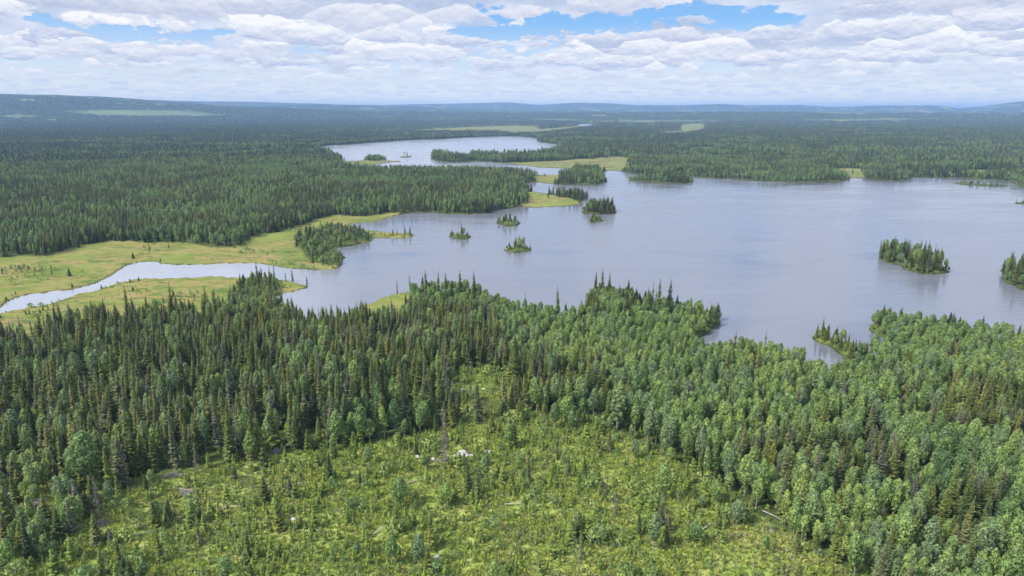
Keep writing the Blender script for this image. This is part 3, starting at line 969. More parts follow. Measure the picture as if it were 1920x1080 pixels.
def kinds(defs, fn, tname, cname, tm, cm):
    out = []
    src = bpy.data.collections.new('kinds_of_' + cname)       # library of shapes for the dense wood, not linked to the scene
    for i, (word, kw) in enumerate(defs):
        kw = dict(kw)
        cm_ = kw.pop('mat', cm)
        tb, cb = fn(**kw)
        H = max(v[2] for v in cb.v)
        both = MB(); both.join(cb); both.join(tb, 1)
        o = bpy.data.objects.new('%s_%d' % (cname, i), both.mesh(cname, [MAT[cm_], MAT[tm]]))
        src.objects.link(o)
        out.append(dict(word=word, trunk=tb.mesh(tname, [MAT[tm]]), crown=cb.mesh(cname, [MAT[cm_]]), H=H))
    return out, src
K_SPR, C_SPR = kinds(SPR, spruce, 'trunk', 'spruce_crown', 'spruce_bark', 'spruce')
K_BIR, C_BIR = kinds(BIR, birch, 'trunk', 'birch_crown', 'birch_bark', 'birch')
K_YSP, C_YSP = kinds(YSP, spruce, 'stem', 'young_crown', 'spruce_bark', 'young')
K_BSH, C_BSH = kinds(BSH, bush, 'stem', 'bush_crown', 'birch_bark', 'shrub')
C_TUF = bpy.data.collections.new('kinds_of_tuft')
for i in range(4):
    C_TUF.objects.link(bpy.data.objects.new('tuft_%d' % i, tuft(40 + i, 14 + 3 * i, .4 + .12 * i, .35 + .1 * i).mesh('tuft', [MAT['tuft']])))

# patches of far wood, each some dozens of coarse trees
C_FAR = bpy.data.collections.new('kinds_of_far_wood')
for i in range(4):
    rnd = random.Random(60 + i)
    mb = MB()
    for k in range(64):
        x, y = (k % 8 - 3.5) * 3.6 + rnd.uniform(-2, 2), (k // 8 - 3.5) * 3.6 + rnd.uniform(-2, 2)
        mi = 2 if rnd.random() < .6 else 0
        if rnd.random() < .64:
            H = rnd.uniform(8, 17.5); r = rnd.uniform(1.1, 1.9)
            for z0, z1, q in ((.06, .62, 1.0), (.34, .84, .72), (.62, 1.02, .42)):
                for s in range(5):
                    a, b = s * 1.2566 + rnd.uniform(-.2, .2), (s + 1) * 1.2566
                    q1, q2 = q * r * rnd.uniform(.75, 1.15), q * r * rnd.uniform(.75, 1.15)
                    mb.face(((x + math.cos(a) * q1, y + math.sin(a) * q1, H * z0), (x + math.cos(b) * q2, y + math.sin(b) * q2, H * (z0 + .03)), (x, y, H * z1)), mi)
        else:
            H = rnd.uniform(6, 10); r = rnd.uniform(1.4, 2.3)
            for s in range(26):
                d = Vector((rnd.gauss(0, 1), rnd.gauss(0, 1), rnd.gauss(0, 1))).normalized()
                p = Vector((x + d.x * r, y + d.y * r, H * .6 + d.z * H * .4))
                u = d.orthogonal().normalized(); v_ = d.cross(u); s_ = rnd.uniform(.6, 1.1)
                mb.face((p - u * s_, p - v_ * s_, p + u * s_, p + v_ * s_), 1)
    C_FAR.objects.link(bpy.data.objects.new('far_wood_%d' % i, mb.mesh('far_wood', [MAT['spruce'], MAT['birch'], MAT['fardark']])))

# ------------------------------------------------------------------ scatter
def gn_tree(coll, name):
    g = bpy.data.node_groups.new(name, 'GeometryNodeTree')
    g.interface.new_socket('Geometry', in_out='INPUT', socket_type='NodeSocketGeometry')
    g.interface.new_socket('Geometry', in_out='OUTPUT', socket_type='NodeSocketGeometry')
    gi, go = g.nodes.new('NodeGroupInput'), g.nodes.new('NodeGroupOutput')
    ci = g.nodes.new('GeometryNodeCollectionInfo')
    ci.inputs[0].default_value = coll
    ci.inputs['Separate Children'].default_value = True
    ci.inputs['Reset Children'].default_value = True
    ip = g.nodes.new('GeometryNodeInstanceOnPoints')
    ip.inputs['Pick Instance'].default_value = True
    def attr(n, ty):
        a = g.nodes.new('GeometryNodeInputNamedAttribute')
        a.data_type = ty
        a.inputs['Name'].default_value = n
        return a.outputs['Attribute']
    g.links.new(gi.outputs[0], ip.inputs['Points'])
    g.links.new(ci.outputs[0], ip.inputs['Instance'])
    g.links.new(attr('kind_index', 'INT'), ip.inputs['Instance Index'])
    g.links.new(attr('turn', 'FLOAT_VECTOR'), ip.inputs['Rotation'])
    g.links.new(attr('size', 'FLOAT_VECTOR'), ip.inputs['Scale'])
    g.links.new(ip.outputs[0], go.inputs[0])
    return g
def scatter(name, P, size, turn, kind, coll, label, cat):
    me = bpy.data.meshes.new(name)
    me.vertices.add(len(P))
    me.vertices.foreach_set('co', P.astype(np.float32).ravel())
    a = me.attributes.new('size', 'FLOAT_VECTOR', 'POINT'); a.data.foreach_set('vector', size.astype(np.float32).ravel())
    a = me.attributes.new('turn', 'FLOAT_VECTOR', 'POINT'); a.data.foreach_set('vector', turn.astype(np.float32).ravel())
    a = me.attributes.new('kind_index', 'INT', 'POINT'); a.data.foreach_set('value', kind.astype(np.int32))
    me.update()
    o = mesh_obj(name, me)
    md = o.modifiers.new('scatter', 'NODES')
    md.node_group = gn_tree(coll, 'scatter_' + name)
    tag(o, label, cat, kind='stuff')
    return o

def jgrid(spacing, d0, d1, half_az):
    """jittered grid of ground points between two distances, inside the fan the photo looks into"""
    xm = d1 * math.sin(half_az)
    xs, ys = np.arange(-xm, xm, spacing), np.arange(d0 * math.cos(half_az), d1, spacing)
    X, Y = np.meshgrid(xs, ys)
    X = X + RNG.uniform(-.48, .48, X.shape) * spacing
    Y = Y + RNG.uniform(-.48, .48, X.shape) * spacing
    X, Y = X.ravel(), Y.ravel()
    D = np.hypot(X, Y)
    m = (D >= d0) & (D < d1) & (np.abs(np.arctan2(X, Y)) < half_az)
    return X[m], Y[m]

OPEN_PX = [(869, 863, 2.4), (915, 859, 1.5), (783, 870, 1.3), (816, 874, 1.5), (551, 984, 1.4), (820, 1056, 2.0), (70, 968, 4.5), (522, 858, 2.2), (185, 998, 3),
           (325, 905, 3), (350, 935, 2.6), (1446, 978, 2.2), (712, 1008, 2.2), (265, 1015, 3), (780, 915, 2.2), (965, 960, 2.2), (1130, 920, 2.2), (1224, 1045, 2), (470, 880, 1.8),
           (885, 743, 4), (22, 940, 2.5)]
def clear_of(X, Y, grow=1.0):
    ok = np.ones(len(X), bool)
    for px, py, r in OPEN_PX:
        gx, gy = ground(px, py)
        d = math.hypot(gx, gy)
        ux, uy = gx / d, gy / d
        along = (X - gx) * ux + (Y - gy) * uy            # behind is positive, towards the viewer negative
        side = np.abs(-(X - gx) * uy + (Y - gy) * ux)
        ok &= ~((side < r * grow) & (along < r * .8) & (along > -r * 1.7))
    return ok
T = {'x': [], 'y': [], 'sp': [], 'h': []}     # forest trees: species 0 spruce 1 birch
for spacing, d0, d1, haz in ((2.75, 112, 330, R(45)), (3.1, 330, 720, R(43)), (3.9, 720, 1500, R(42))):
    X, Y = jgrid(spacing, d0, d1, haz)
    z, lm = zone_at(X, Y)
    n1 = vnoise(X, Y, 34, 50, 2)
    n2 = vnoise(X, Y, 16, 51, 2)
    u = RNG.random(len(X))
    s = RNG.random(len(X))
    dens = np.select([z == SPRUCE, z == BIRCH, z == MIXED, z == SPARSE, z == SHRUB, z == BOG, z == FARBOG, z == CLEAR],
                     [.68, .86, .95, .58, .50, .004, .30, .03], 0.0)
    dens = dens + np.where(z == CLEAR, .22 * np.clip((.97 - bil(clearmap, X, Y)) / .4, 0, 1) + .05 * (n2 > .62), 0)
    dens = dens * np.where((z == SPRUCE) | (z == MIXED), np.clip(.10 + 1.7 * n2, 0, 1), 1)
    psp = np.select([z == SPRUCE, z == BIRCH, z == MIXED, z == SPARSE, z == SHRUB, z == BOG, z == FARBOG, z == CLEAR],
                    [.86 - .4 * (n2 > .62), .05 + .5 * (n1 > .74), np.clip(.55 + (n1 - .5) * 2.4, .15, .88), .45, .5, .95, .9, .6], .5)
    keep = (u < dens) & (lm > .93) & clear_of(X, Y, 1.1)
    X, Y, z, s, psp, n1 = X[keep], Y[keep], z[keep], s[keep], psp[keep], n1[keep]
    sp = np.where(s < psp, 0, 1)
    h = np.where(sp == 0, 6.5 + 9.5 * RNG.random(len(X)) ** .85, 5.5 + 7.5 * RNG.random(len(X)) ** 1.2)
    pyg = project(X, Y)[1]
    low = np.clip((pyg - 600) / 150, 0, 1)
    pxg = project(X, Y)[0]
    low = np.where((pxg > 1500) & (pxg < 1640) & (pyg < 735) & (pyg > 680), -.6, low)
    h = h * np.where((D0 := np.hypot(X, Y)) < 480, np.where(z == BIRCH, .60 + .40 * low, .78 + .22 * low), 1)
    h = h * np.where(z == BOG, .45, 1) * np.where(z == SHRUB, .62, 1) * np.where(z == SPARSE, .8, 1)
    D = np.hypot(X, Y)
    h = h * np.where((D > 480) & (z == MIXED), .92, 1) * np.where(z == CLEAR, .55, 1)
    # lower growth right at the water's edge
    inn = bil(inland, X, Y)
    h = h * np.clip(.55 + .55 * (inn - .5) * 2, .6, 1)
    T['x'].append(X); T['y'].append(Y); T['sp'].append(sp); T['h'].append(h)
def solid(X, Y):
    ok = np.ones(len(X), bool)
    for ox, oy in ((0, 0), (14, 0), (-14, 0), (0, 16), (0, -16)):
        z, lm = zone_at(X + ox, Y + oy)
        ok &= (z == MIXED) & (lm > .9)
    return ok
X, Y = jgrid(5.0, 1500, 2700, R(40))
z, lm = zone_at(X, Y)
k = (lm > .85) & (z != WATER) & (RNG.random(len(X)) < np.select([z == MIXED, z == FARBOG, z == BOG, z == SHRUB], [1.0, .16, .05, .6], 0))
X, Y, z = X[k], Y[k], z[k]
k = ~solid(X, Y)
X, Y, z = X[k], Y[k], z[k]
T['x'].append(X); T['y'].append(Y); T['sp'].append((RNG.random(len(X)) > .66).astype(int))
T['h'].append(np.where(z == MIXED, RNG.uniform(8, 15, len(X)), RNG.uniform(4, 9, len(X))))
TX, TY, TS, TH = (np.concatenate(T[k]) for k in ('x', 'y', 'sp', 'h'))
TZ = height(TX, TY) - .05

# ------------------------------------------------------------------ labels
def where(px, py):
    """place in words, from the base of the plant"""
    if py > 1000:
        row = 'at the bottom edge'
    elif py > 930:
        row = 'low in the foreground'
    elif py > 870:
        row = 'in the middle foreground'
    elif py > 820:
        row = 'at the clearing back'
    elif py > 775:
        row = 'just behind the clearing'
    elif py > 720:
        row = 'deep in the near wood'
    elif py > 640:
        row = 'in the wood below the lake'
    elif py > 560:
        row = 'on the near lake shore'
    elif py > 470:
        row = 'on the middle lake shore'
    else:
        row = 'on the far side'
    cols = ['far left', 'left', 'left of centre', 'centre', 'right of centre', 'right', 'far right']
    c = cols[int(np.clip(px / 1920 * 7, 0, 6))]
    return row + ', ' + c
ORD = ['leftmost', 'second from left', 'third from left', 'fourth from left', 'fifth from left', 'sixth from left', 'seventh from left', 'eighth from left',
       'ninth from left', 'tenth from left', 'eleventh from left', 'twelfth from left', 'thirteenth from left', 'fourteenth from left',
       'fifteenth from left', 'sixteenth from left', 'seventeenth from left', 'eighteenth from left', 'nineteenth from left', 'twentieth from left']
PENDING = []
def plant(name, kindrec, x, y, z, h, rz, cat, group, noun, partname, sizeword, fixed=None, scale_xy=None):
    e = bpy.data.objects.new(name, None)
    COL.objects.link(e)
    e.empty_display_size = .5
    s = h / kindrec['H']
    sx = s * (scale_xy or 1.0)
    e.location = (x, y, z)
    e.rotation_euler = (random.gauss(0, .03), random.gauss(0, .03), rz)
    e.scale = (sx, sx, s)
    a = bpy.data.objects.new(partname, kindrec['trunk']); COL.objects.link(a); a.parent = e
    b = bpy.data.objects.new('crown', kindrec['crown']); COL.objects.link(b); b.parent = e
    px, py = project(np.array([x]), np.array([y]), z)
    e['category'] = cat
    e['group'] = group
    if fixed:
        e['label'] = fixed
    else:
        base = '%s %s %s %s' % (sizeword, kindrec['word'], noun, where(px[0], py[0]))
        PENDING.append((base, float(px[0]), e))
    return e
def finish_labels():
    d = {}
    for base, px, e in PENDING:
        d.setdefault(base, []).append((px, e))
    for base, l in d.items():
        l.sort(key=lambda q: q[0])
        if len(l) == 1:
            l[0][1]['label'] = base
        else:
            for i, (px, e) in enumerate(l):
                e['label'] = base + ', ' + (ORD[i] if i < len(ORD) else 'towards the right')

PXB, PYB = project(TX, TY, TZ)
PXM, PYM = project(TX, TY, TZ + TH * .75)
inframe = (PXM > 4) & (PXM < 1916) & (PYM < 1074)
DIST = np.hypot(TX, TY)
rank = TH / np.hypot(DIST, 100)
taken = np.zeros(len(TX), bool)
KI = np.where(TS == 0, RNG.choice(len(K_SPR), len(TX), p=[.12, .16, .13, .12, .05, .09, .15, .06, .12]), RNG.integers(0, len(K_BIR), len(TX)))
ROT = RNG.uniform(0, 6.283, len(TX))
WID = RNG.uniform(.95, 1.35, len(TX))
WID = np.where(TS == 0, WID * 1.22 * np.clip(11.5 / TH, .95, 1.4), WID * .88 * np.clip(9 / TH, .85, 1.3))
for sp, KK, name, noun, grp in ((0, K_SPR, 'spruce_tree', 'spruce', 'spruces of the near wood'), (1, K_BIR, 'birch_tree', 'birch', 'birches of the near wood')):
    idx = np.where(inframe & (TS == sp))[0]
    idx = idx[np.argsort(-rank[idx])][:300]
    taken[idx] = True
    hs = np.sort(TH[idx])
    q1, q2 = hs[len(hs) // 3], hs[2 * len(hs) // 3]
    for i in idx:
        k = KK[KI[i]]
        sw = 'tall' if TH[i] > q2 else ('middling' if TH[i] > q1 else 'short')
        plant(name, k, TX[i], TY[i], TZ[i], TH[i], ROT[i], noun, grp, noun, 'trunk', sw, None, WID[i])

def bulk(mask, name, coll, KK, label, cat):
    i = np.where(mask & ~taken)[0]
    if len(i) == 0: return
    Hs = np.array([k['H'] for k in KK])[KI[i]]
    s = TH[i] / Hs
    size = np.stack([s * WID[i], s * WID[i], s], -1)
    turn = np.stack([RNG.normal(0, .035, len(i)), RNG.normal(0, .035, len(i)), ROT[i]], -1)
    scatter(name, np.stack([TX[i], TY[i], TZ[i]], -1), size, turn, KI[i], coll, label, cat)
bulk(TS == 0, 'spruce_wood', C_SPR, K_SPR, 'dark green mass of spruces standing in the woods around the lakes', 'spruce wood')
bulk(TS == 1, 'birch_wood', C_BIR, K_BIR, 'lighter green mass of birches standing in the woods around the lakes', 'birch wood')

# far wood in patches
X, Y = jgrid(27, 1500, 3400, R(42)); XB, YB = jgrid(38, 3400, 7600, R(42))
X, Y = np.concatenate([X, XB]), np.concatenate([Y, YB])
ok = solid(X, Y)
ok &= RNG.random(len(X)) < np.clip(.40 + 1.0 * vnoise(X, Y, 180, 88, 2), 0, 1)
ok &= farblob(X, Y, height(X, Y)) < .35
X, Y = X[ok], Y[ok]
n = len(X)
s = RNG.uniform(.9, 1.12, n) * np.where(np.hypot(X, Y) > 3400, 1.15, 1)
scatter('far_wood', np.stack([X, Y, height(X, Y) - .3], -1), np.stack([s * 1.05, s * 1.05, s * np.where(np.hypot(X, Y) > 3400, .9, .95)], -1),
        np.stack([np.zeros(n), np.zeros(n), RNG.uniform(0, 6.28, n)], -1), RNG.integers(0, 4, n), C_FAR,
        'distant blue green forest stretching to the hills', 'forest')

# ------------------------------------------------------------------ clearing growth
def zscatter(spacing, d0, d1, zs, dens, seed):
    X, Y = jgrid(spacing, d0, d1, R(44))
    z, lm = zone_at(X, Y)
    n = vnoise(X, Y, 9, seed, 2)
    m = np.isin(z, zs) & (lm > .9) & (RNG.random(len(X)) < dens * np.clip(-.35 + 2.6 * n, 0, 1.6))
    return X[m], Y[m]
for KK, coll, name, noun, cat, grp, stuffname, stufflabel, spc, dens, hr, seed in (
        (K_YSP, C_YSP, 'young_spruce', 'young spruce', 'young spruce', 'young spruces in the clearing', 'young_spruces', 'scatter of small young spruces over the clearing and wood edges', 1.8, .56, (.8, 3.4), 71),
        (K_BSH, C_BSH, 'birch_bush', 'green bush', 'bush', 'bushes in the clearing', 'bushes', 'low leafy bushes scattered over the clearing and wood edges', 1.9, .50, (.7, 2.3), 72)):
    X, Y = zscatter(spc, 108, 300, (CLEAR, SPARSE), dens, seed)
    k_ = clear_of(X, Y); X, Y = X[k_], Y[k_]
    h = RNG.uniform(0, 1, len(X)) ** 1.35 * (hr[1] - hr[0]) + hr[0]
    h = np.where(RNG.random(len(X)) < .07, h + RNG.uniform(1, 3.6, len(X)), h)
    Z = height(X, Y) - .03
    ki = RNG.integers(0, len(KK), len(X))
    rot = RNG.uniform(0, 6.28, len(X))
    px, py = project(X, Y, Z + h * .6)
    vis = (px > 4) & (px < 1916) & (py < 1074)
    rk = np.where(vis, h / np.hypot(np.hypot(X, Y), 100), -1)
    order = np.argsort(-rk)[:300]
    rest = np.ones(len(X), bool); rest[order] = False
    hs = np.sort(h[order]); q1, q2 = hs[100], hs[200]
    for i in order:
        sw = 'taller' if h[i] > q2 else ('knee-high' if h[i] < 0 else ('mid-sized' if h[i] > q1 else 'small'))
        plant(name, KK[ki[i]], X[i], Y[i], Z[i], h[i], rot[i], cat, grp, noun, 'stem', sw)
    # the rest, plus some undergrowth inside the wood edges
    X2, Y2 = zscatter(3.4, 112, 420, (SPRUCE, BIRCH, SHRUB, MIXED), .35, seed + 5)
    X3, Y3 = zscatter(2.6, 300, 900, (SHRUB,), .8, seed + 9)
    X4, Y4 = zscatter(3.6, 290, 620, (BOG,), .5, seed + 11)
    k4 = vnoise(X4, Y4, 30, 93, 3) > .60
    X2, Y2 = np.concatenate([X2, X3, X4[k4]]), np.concatenate([Y2, Y3, Y4[k4]])
    h2 = RNG.uniform(.8, 3.0, len(X2))
    Xa, Ya, ha = np.concatenate([X[rest], X2]), np.concatenate([Y[rest], Y2]), np.concatenate([h[rest], h2])
    ki = RNG.integers(0, len(KK), len(Xa))
    s = ha / np.array([k['H'] for k in KK])[ki]
    scatter(stuffname, np.stack([Xa, Ya, height(Xa, Ya) - .03], -1), np.stack([s, s, s], -1) * 1.0,
            np.stack([s * 0, s * 0, RNG.uniform(0, 6.28, len(s))], -1), ki, coll, stufflabel, 'undergrowth')
X, Y = zscatter(.8, 106, 300, (CLEAR, SPARSE), .62, 81)
k_ = clear_of(X, Y, .55); X, Y = X[k_], Y[k_]
X5, Y5 = jgrid(1.1, 106, 300, R(44))
z5, l5 = zone_at(X5, Y5)
k_ = (z5 == CLEAR) & clear_of(X5, Y5, .55) & (RNG.random(len(X5)) < .55)
X, Y = np.concatenate([X, X5[k_]]), np.concatenate([Y, Y5[k_]])
X2, Y2 = zscatter(2.2, 300, 700, (SHRUB,), .5, 82)
X3, Y3 = zscatter(2.4, 290, 560, (BOG,), .5, 84)
k3 = vnoise(X3, Y3, 26, 86, 3) > .56
X2, Y2 = np.concatenate([X2, X3[k3]]), np.concatenate([Y2, Y3[k3]])
X, Y = np.concatenate([X, X2]), np.concatenate([Y, Y2])
s = RNG.uniform(.5, 1.3, len(X))
scatter('grass_tufts', np.stack([X, Y, height(X, Y)], -1), np.stack([s, s, s * RNG.uniform(.7, 1.2, len(s))], -1),
        np.stack([s * 0, s * 0, RNG.uniform(0, 6.28, len(s))], -1), RNG.integers(0, 4, len(s)), C_TUF,
        'yellow green grass and dwarf shrub tufts covering the clearing', 'grass')

# ------------------------------------------------------------------ trees that stand out one by one
def at(px, py):
    x, y = ground(px, py)
    z = float(height(np.array([x]), np.array([y]))[0])
    return x, y, max(z, .3) - .05
RN = random.Random(99)
def hpx(px, py, hp):
    """real height of something hp photo pixels tall standing at px, py"""
    x, y = ground(px, py)
    dep = y * CP + CAM_H * SP
    return hp * dep / (FPX * CP) * 1.03
LONE = [ # base px, base py, height in px, kind, label
    (1752, 0, 0, 0, '')][:0]
LONE += [
    (98, 516, 18, 0, 'dark lone spruce on the left bog, right of the two'),
    (73, 512, 10, 5, 'tiny spruce on the left bog, left of the two'),
    (280, 474, 20, 5, 'thin spruce at the back of the left bog'),
    (576, 533, 16, 3, 'small spruce at the very tip of the grassy point'),
    (549, 528, 24, 0, 'spruce just behind the tip of the grassy point'),
    (536, 530, 22, 5, 'thin spruce on the grassy point left of its tip'),
    (515, 529, 36, 5, 'slender spruce in the middle of the grassy point'),
    (506, 545, 50, 3, 'full dark spruce on the grassy point among bushes'),
    (486, 545, 62, 0, 'tallest narrow spruce where the grassy point begins'),
    (452, 556, 48, 1, 'broad spruce at the root of the grassy point'),
    (769, 443, 20, 3, 'last spruce at the tip of the narrow spit'),
    (760, 441, 19, 0, 'second last spruce on the tip of the narrow spit'),
    (745, 442, 16, 5, 'thin middle spruce on the narrow spit'),
    (737, 443, 14, 3, 'short inner spruce on the narrow spit'),
    (691, 452, 22, 0, 'dark spruce where the narrow spit leaves the bushy point'),
    (677, 446, 26, 0, 'tall narrow spruce on the bushy point near the spit'),
    (866, 446, 24, 3, 'tallest spruce on the low grassy islet'),
    (858, 446, 14, 5, 'thin spruce left of the tallest on the low grassy islet'),
    (876, 447, 13, 1, 'squat tree right of the tallest on the low grassy islet'),
    (967, 468, 25, 3, 'tallest spruce on the islet nearest the lake middle'),
    (975, 469, 14, 1, 'squat spruce in the middle of the islet nearest the lake middle'),
    (983, 468, 12, 3, 'short spruce right on the islet nearest the lake middle'),
    (994, 469, 10, 0, 'tiny spruce at the right end of the islet nearest the lake middle'),
    (957, 470, 11, 1, 'tiny bushy spruce left on the islet nearest the lake middle'),
    (957, 420, 20, 3, 'tallest spruce on the round bushy islet'),
    (968, 420, 16, 0, 'spruce right on the round bushy islet'),
    (944, 420, 14, 1, 'spruce left on the round bushy islet'),
    (1108, 415, 9, 1, 'low tree on the smallest islet, left'),
    (1118, 415, 10, 3, 'low tree on the smallest islet, right'),
    (1028, 372, 13, 3, 'single spruce on the yellow bog point beside the lake'),
    (1098, 373, 16, 3, 'last dark spruce on the bog point by the treed islet'),
    (1101, 372, 16, 0, 'slim outermost spruce on the bog point by the treed islet'),
    (1252, 598, 78, 6, 'very dark full spruce standing above the birches by the lake'),
    (1234, 592, 74, 0, 'slim dark spruce left of the very dark one by the lake'),
    (1222, 590, 64, 5, 'thinner spruce, middle of the group by the lake'),
    (1214, 590, 56, 5, 'thinnest spruce, leftmost of the group by the lake'),
    (1430, 680, 66, 5, 'lone thin spruce poking above the birches into the bay'),
    (1540, 640, 48, 0, 'tallest spruce on the hooked point in the bay'),
    (1530, 638, 34, 3, 'shorter spruce left of the tallest on the hooked point'),
    (1549, 642, 26, 1, 'bushy spruce right of the tallest on the hooked point'),
    (1575, 655, 46, 5, 'thin tall spruce midway along the hooked point'),
    (1588, 662, 40, 3, 'dense spruce near the root of the hooked point'),
    (1566, 652, 30, 1, 'squat spruce midway along the hooked point'),
    (1602, 672, 38, 3, 'last spruce where the hooked point joins the wood'),
    (1653, 486, 36, 1, 'broad dark spruce at the left end of the long island'),
    (1661, 489, 34, 3, 'dense spruce second from left on the long island'),
    (1674, 492, 30, 0, 'slim spruce left part of the long island'),
    (1690, 495, 44, 0, 'tall slim spruce in the middle of the long island'),
    (1706, 500, 30, 3, 'short spruce right of the middle of the long island'),
    (1734, 506, 48, 0, 'tallest spruce on the right part of the long island'),
    (1727, 505, 40, 3, 'dense spruce left of the tallest on the long island'),
    (1746, 509, 46, 5, 'thin spruce right of the tallest on the long island'),
    (1760, 512, 44, 3, 'rightmost tall spruce on the long island'),
    (1772, 512, 18, 1, 'low spruce at the right tip of the long island'),
    (770, 548, 46, 5, 'grey green thin spruce at the left shoulder of the wooded headland'),
    (745, 552, 38, 5, 'slender spruce over the lawn by the wooded headland'),
    (800, 562, 64, 0, 'tallest slim spruce on the left crown of the wooded headland'),
    (822, 562, 60, 2, 'ragged spruce at the top of the wooded headland'),
    (838, 562, 58, 3, 'dense spruce at the middle top of the wooded headland'),
    (864, 562, 62, 6, 'full spruce right of the middle on the wooded headland'),
    (890, 566, 64, 3, 'tallest spruce at the right edge of the wooded headland'),
    (902, 572, 46, 0, 'slim spruce just off the right edge of the wooded headland'),
    (1116, 548, 46, 3, 'left spruce crowning the small round promontory'),
    (1129, 549, 52, 0, 'tallest spruce crowning the small round promontory'),
    (1142, 550, 44, 6, 'broad spruce crowning the small round promontory'),
    (1177, 556, 36, 1, 'lower spruce on the right slope of the small round promontory'),
    (1046, 604, 66, 0, 'slim spruce above the birches between the two promontories'),
    (985, 598, 48, 5, 'thin spruce above the birches right of the wooded headland'),
    (118, 622, 62, 3, 'spruce with dense top before the river bend'),
    (138, 630, 68, 6, 'full spruce before the river bend'),
    (98, 630, 46, 0, 'slim spruce left of the pair at the river bend'),
    (240, 598, 66, 0, 'slim double-looking spruce against the widest river water'),
    (325, 600, 74, 0, 'tallest spruce against the pale river water'),
    (392, 600, 66, 3, 'dense spruce against the yellow riverside bog'),
    (405, 602, 66, 0, 'slim spruce against the yellow riverside bog'),
]
for px, py, hp, k, lab in LONE:
    if 540 < py < 625: hp *= .80
    if 586 <= py < 625: hp *= 1.1
    if 625 < py: hp *= .86
    x, y, z = at(px, py)
    plant('spruce_tree', K_SPR[k], x, y, z, hpx(px, py, hp), RN.uniform(0, 6), 'spruce', 'spruces by the water', 'spruce', 'trunk', '', lab, 1.15 if hp > 15 else 1.5)

# dead and dying trees
DEAD = [(446, 872, 105, 'tall grey-brown dying spruce at the clearing edge', 0), (190, 985, 85, 'brown dead spruce right of the brush pile', 0),
        (835, 892, 118, 'tall dying spruce beside the big white boulder', 0), (1026, 897, 58, 'thin grey dead tree standing in the clearing', 1),
        (563, 800, 58, 'pale broken dead tree inside the spruce wood', 1), (604, 800, 60, 'thin pale dead tree inside the spruce wood', 1),
        (765, 672, 70, 'grey dead spruce left below the wooded headland', 0), (650, 705, 60, 'grey dead spruce in the middle of the spruce wood', 0),
        (1087, 1074, 74, 'bare thin tree at the bottom centre', 1), (1152, 985, 60, 'bare slim tree in the right of the clearing', 1),
        (1372, 800, 60, 'bare grey tree among the birches', 1), (930, 1078, 52, 'bare pale tree at the bottom left of centre', 1),
        (1245, 1000, 44, 'small leaning bare tree near the birch wood', 1), (370, 900, 60, 'grey snag left on the clearing edge', 0),
        (1668, 905, 90, 'dead-topped spruce in the right wood', 0), (1630, 1060, 80, 'brown dying spruce at lower right', 0),
        (80, 700, 75, 'grey dead spruce at the left edge of the wood', 0)]
DK = []
for sd, br in ((201, False), (202, True), (203, False), (204, True)):
    tb, cb = dead_spruce(sd, 12, 1.5 if not br else .9, br)
    DK.append(dict(word='dead', trunk=tb.mesh('trunk', [MAT['dead_bark']]), crown=cb.mesh('bare_branches', [MAT['deadneedle']]), H=12.0))
for n_, (px, py, hp, lab, k) in enumerate(DEAD):
    x, y, z = at(px, py)
    e = plant('dead_tree', DK[k + 2 * (n_ % 2)], x, y, z, hpx(px, py, hp), RN.uniform(0, 6), 'dead tree', 'dead and dying trees', 'dead tree', 'trunk', '', lab)
    e.children[1].name = 'bare_branches'

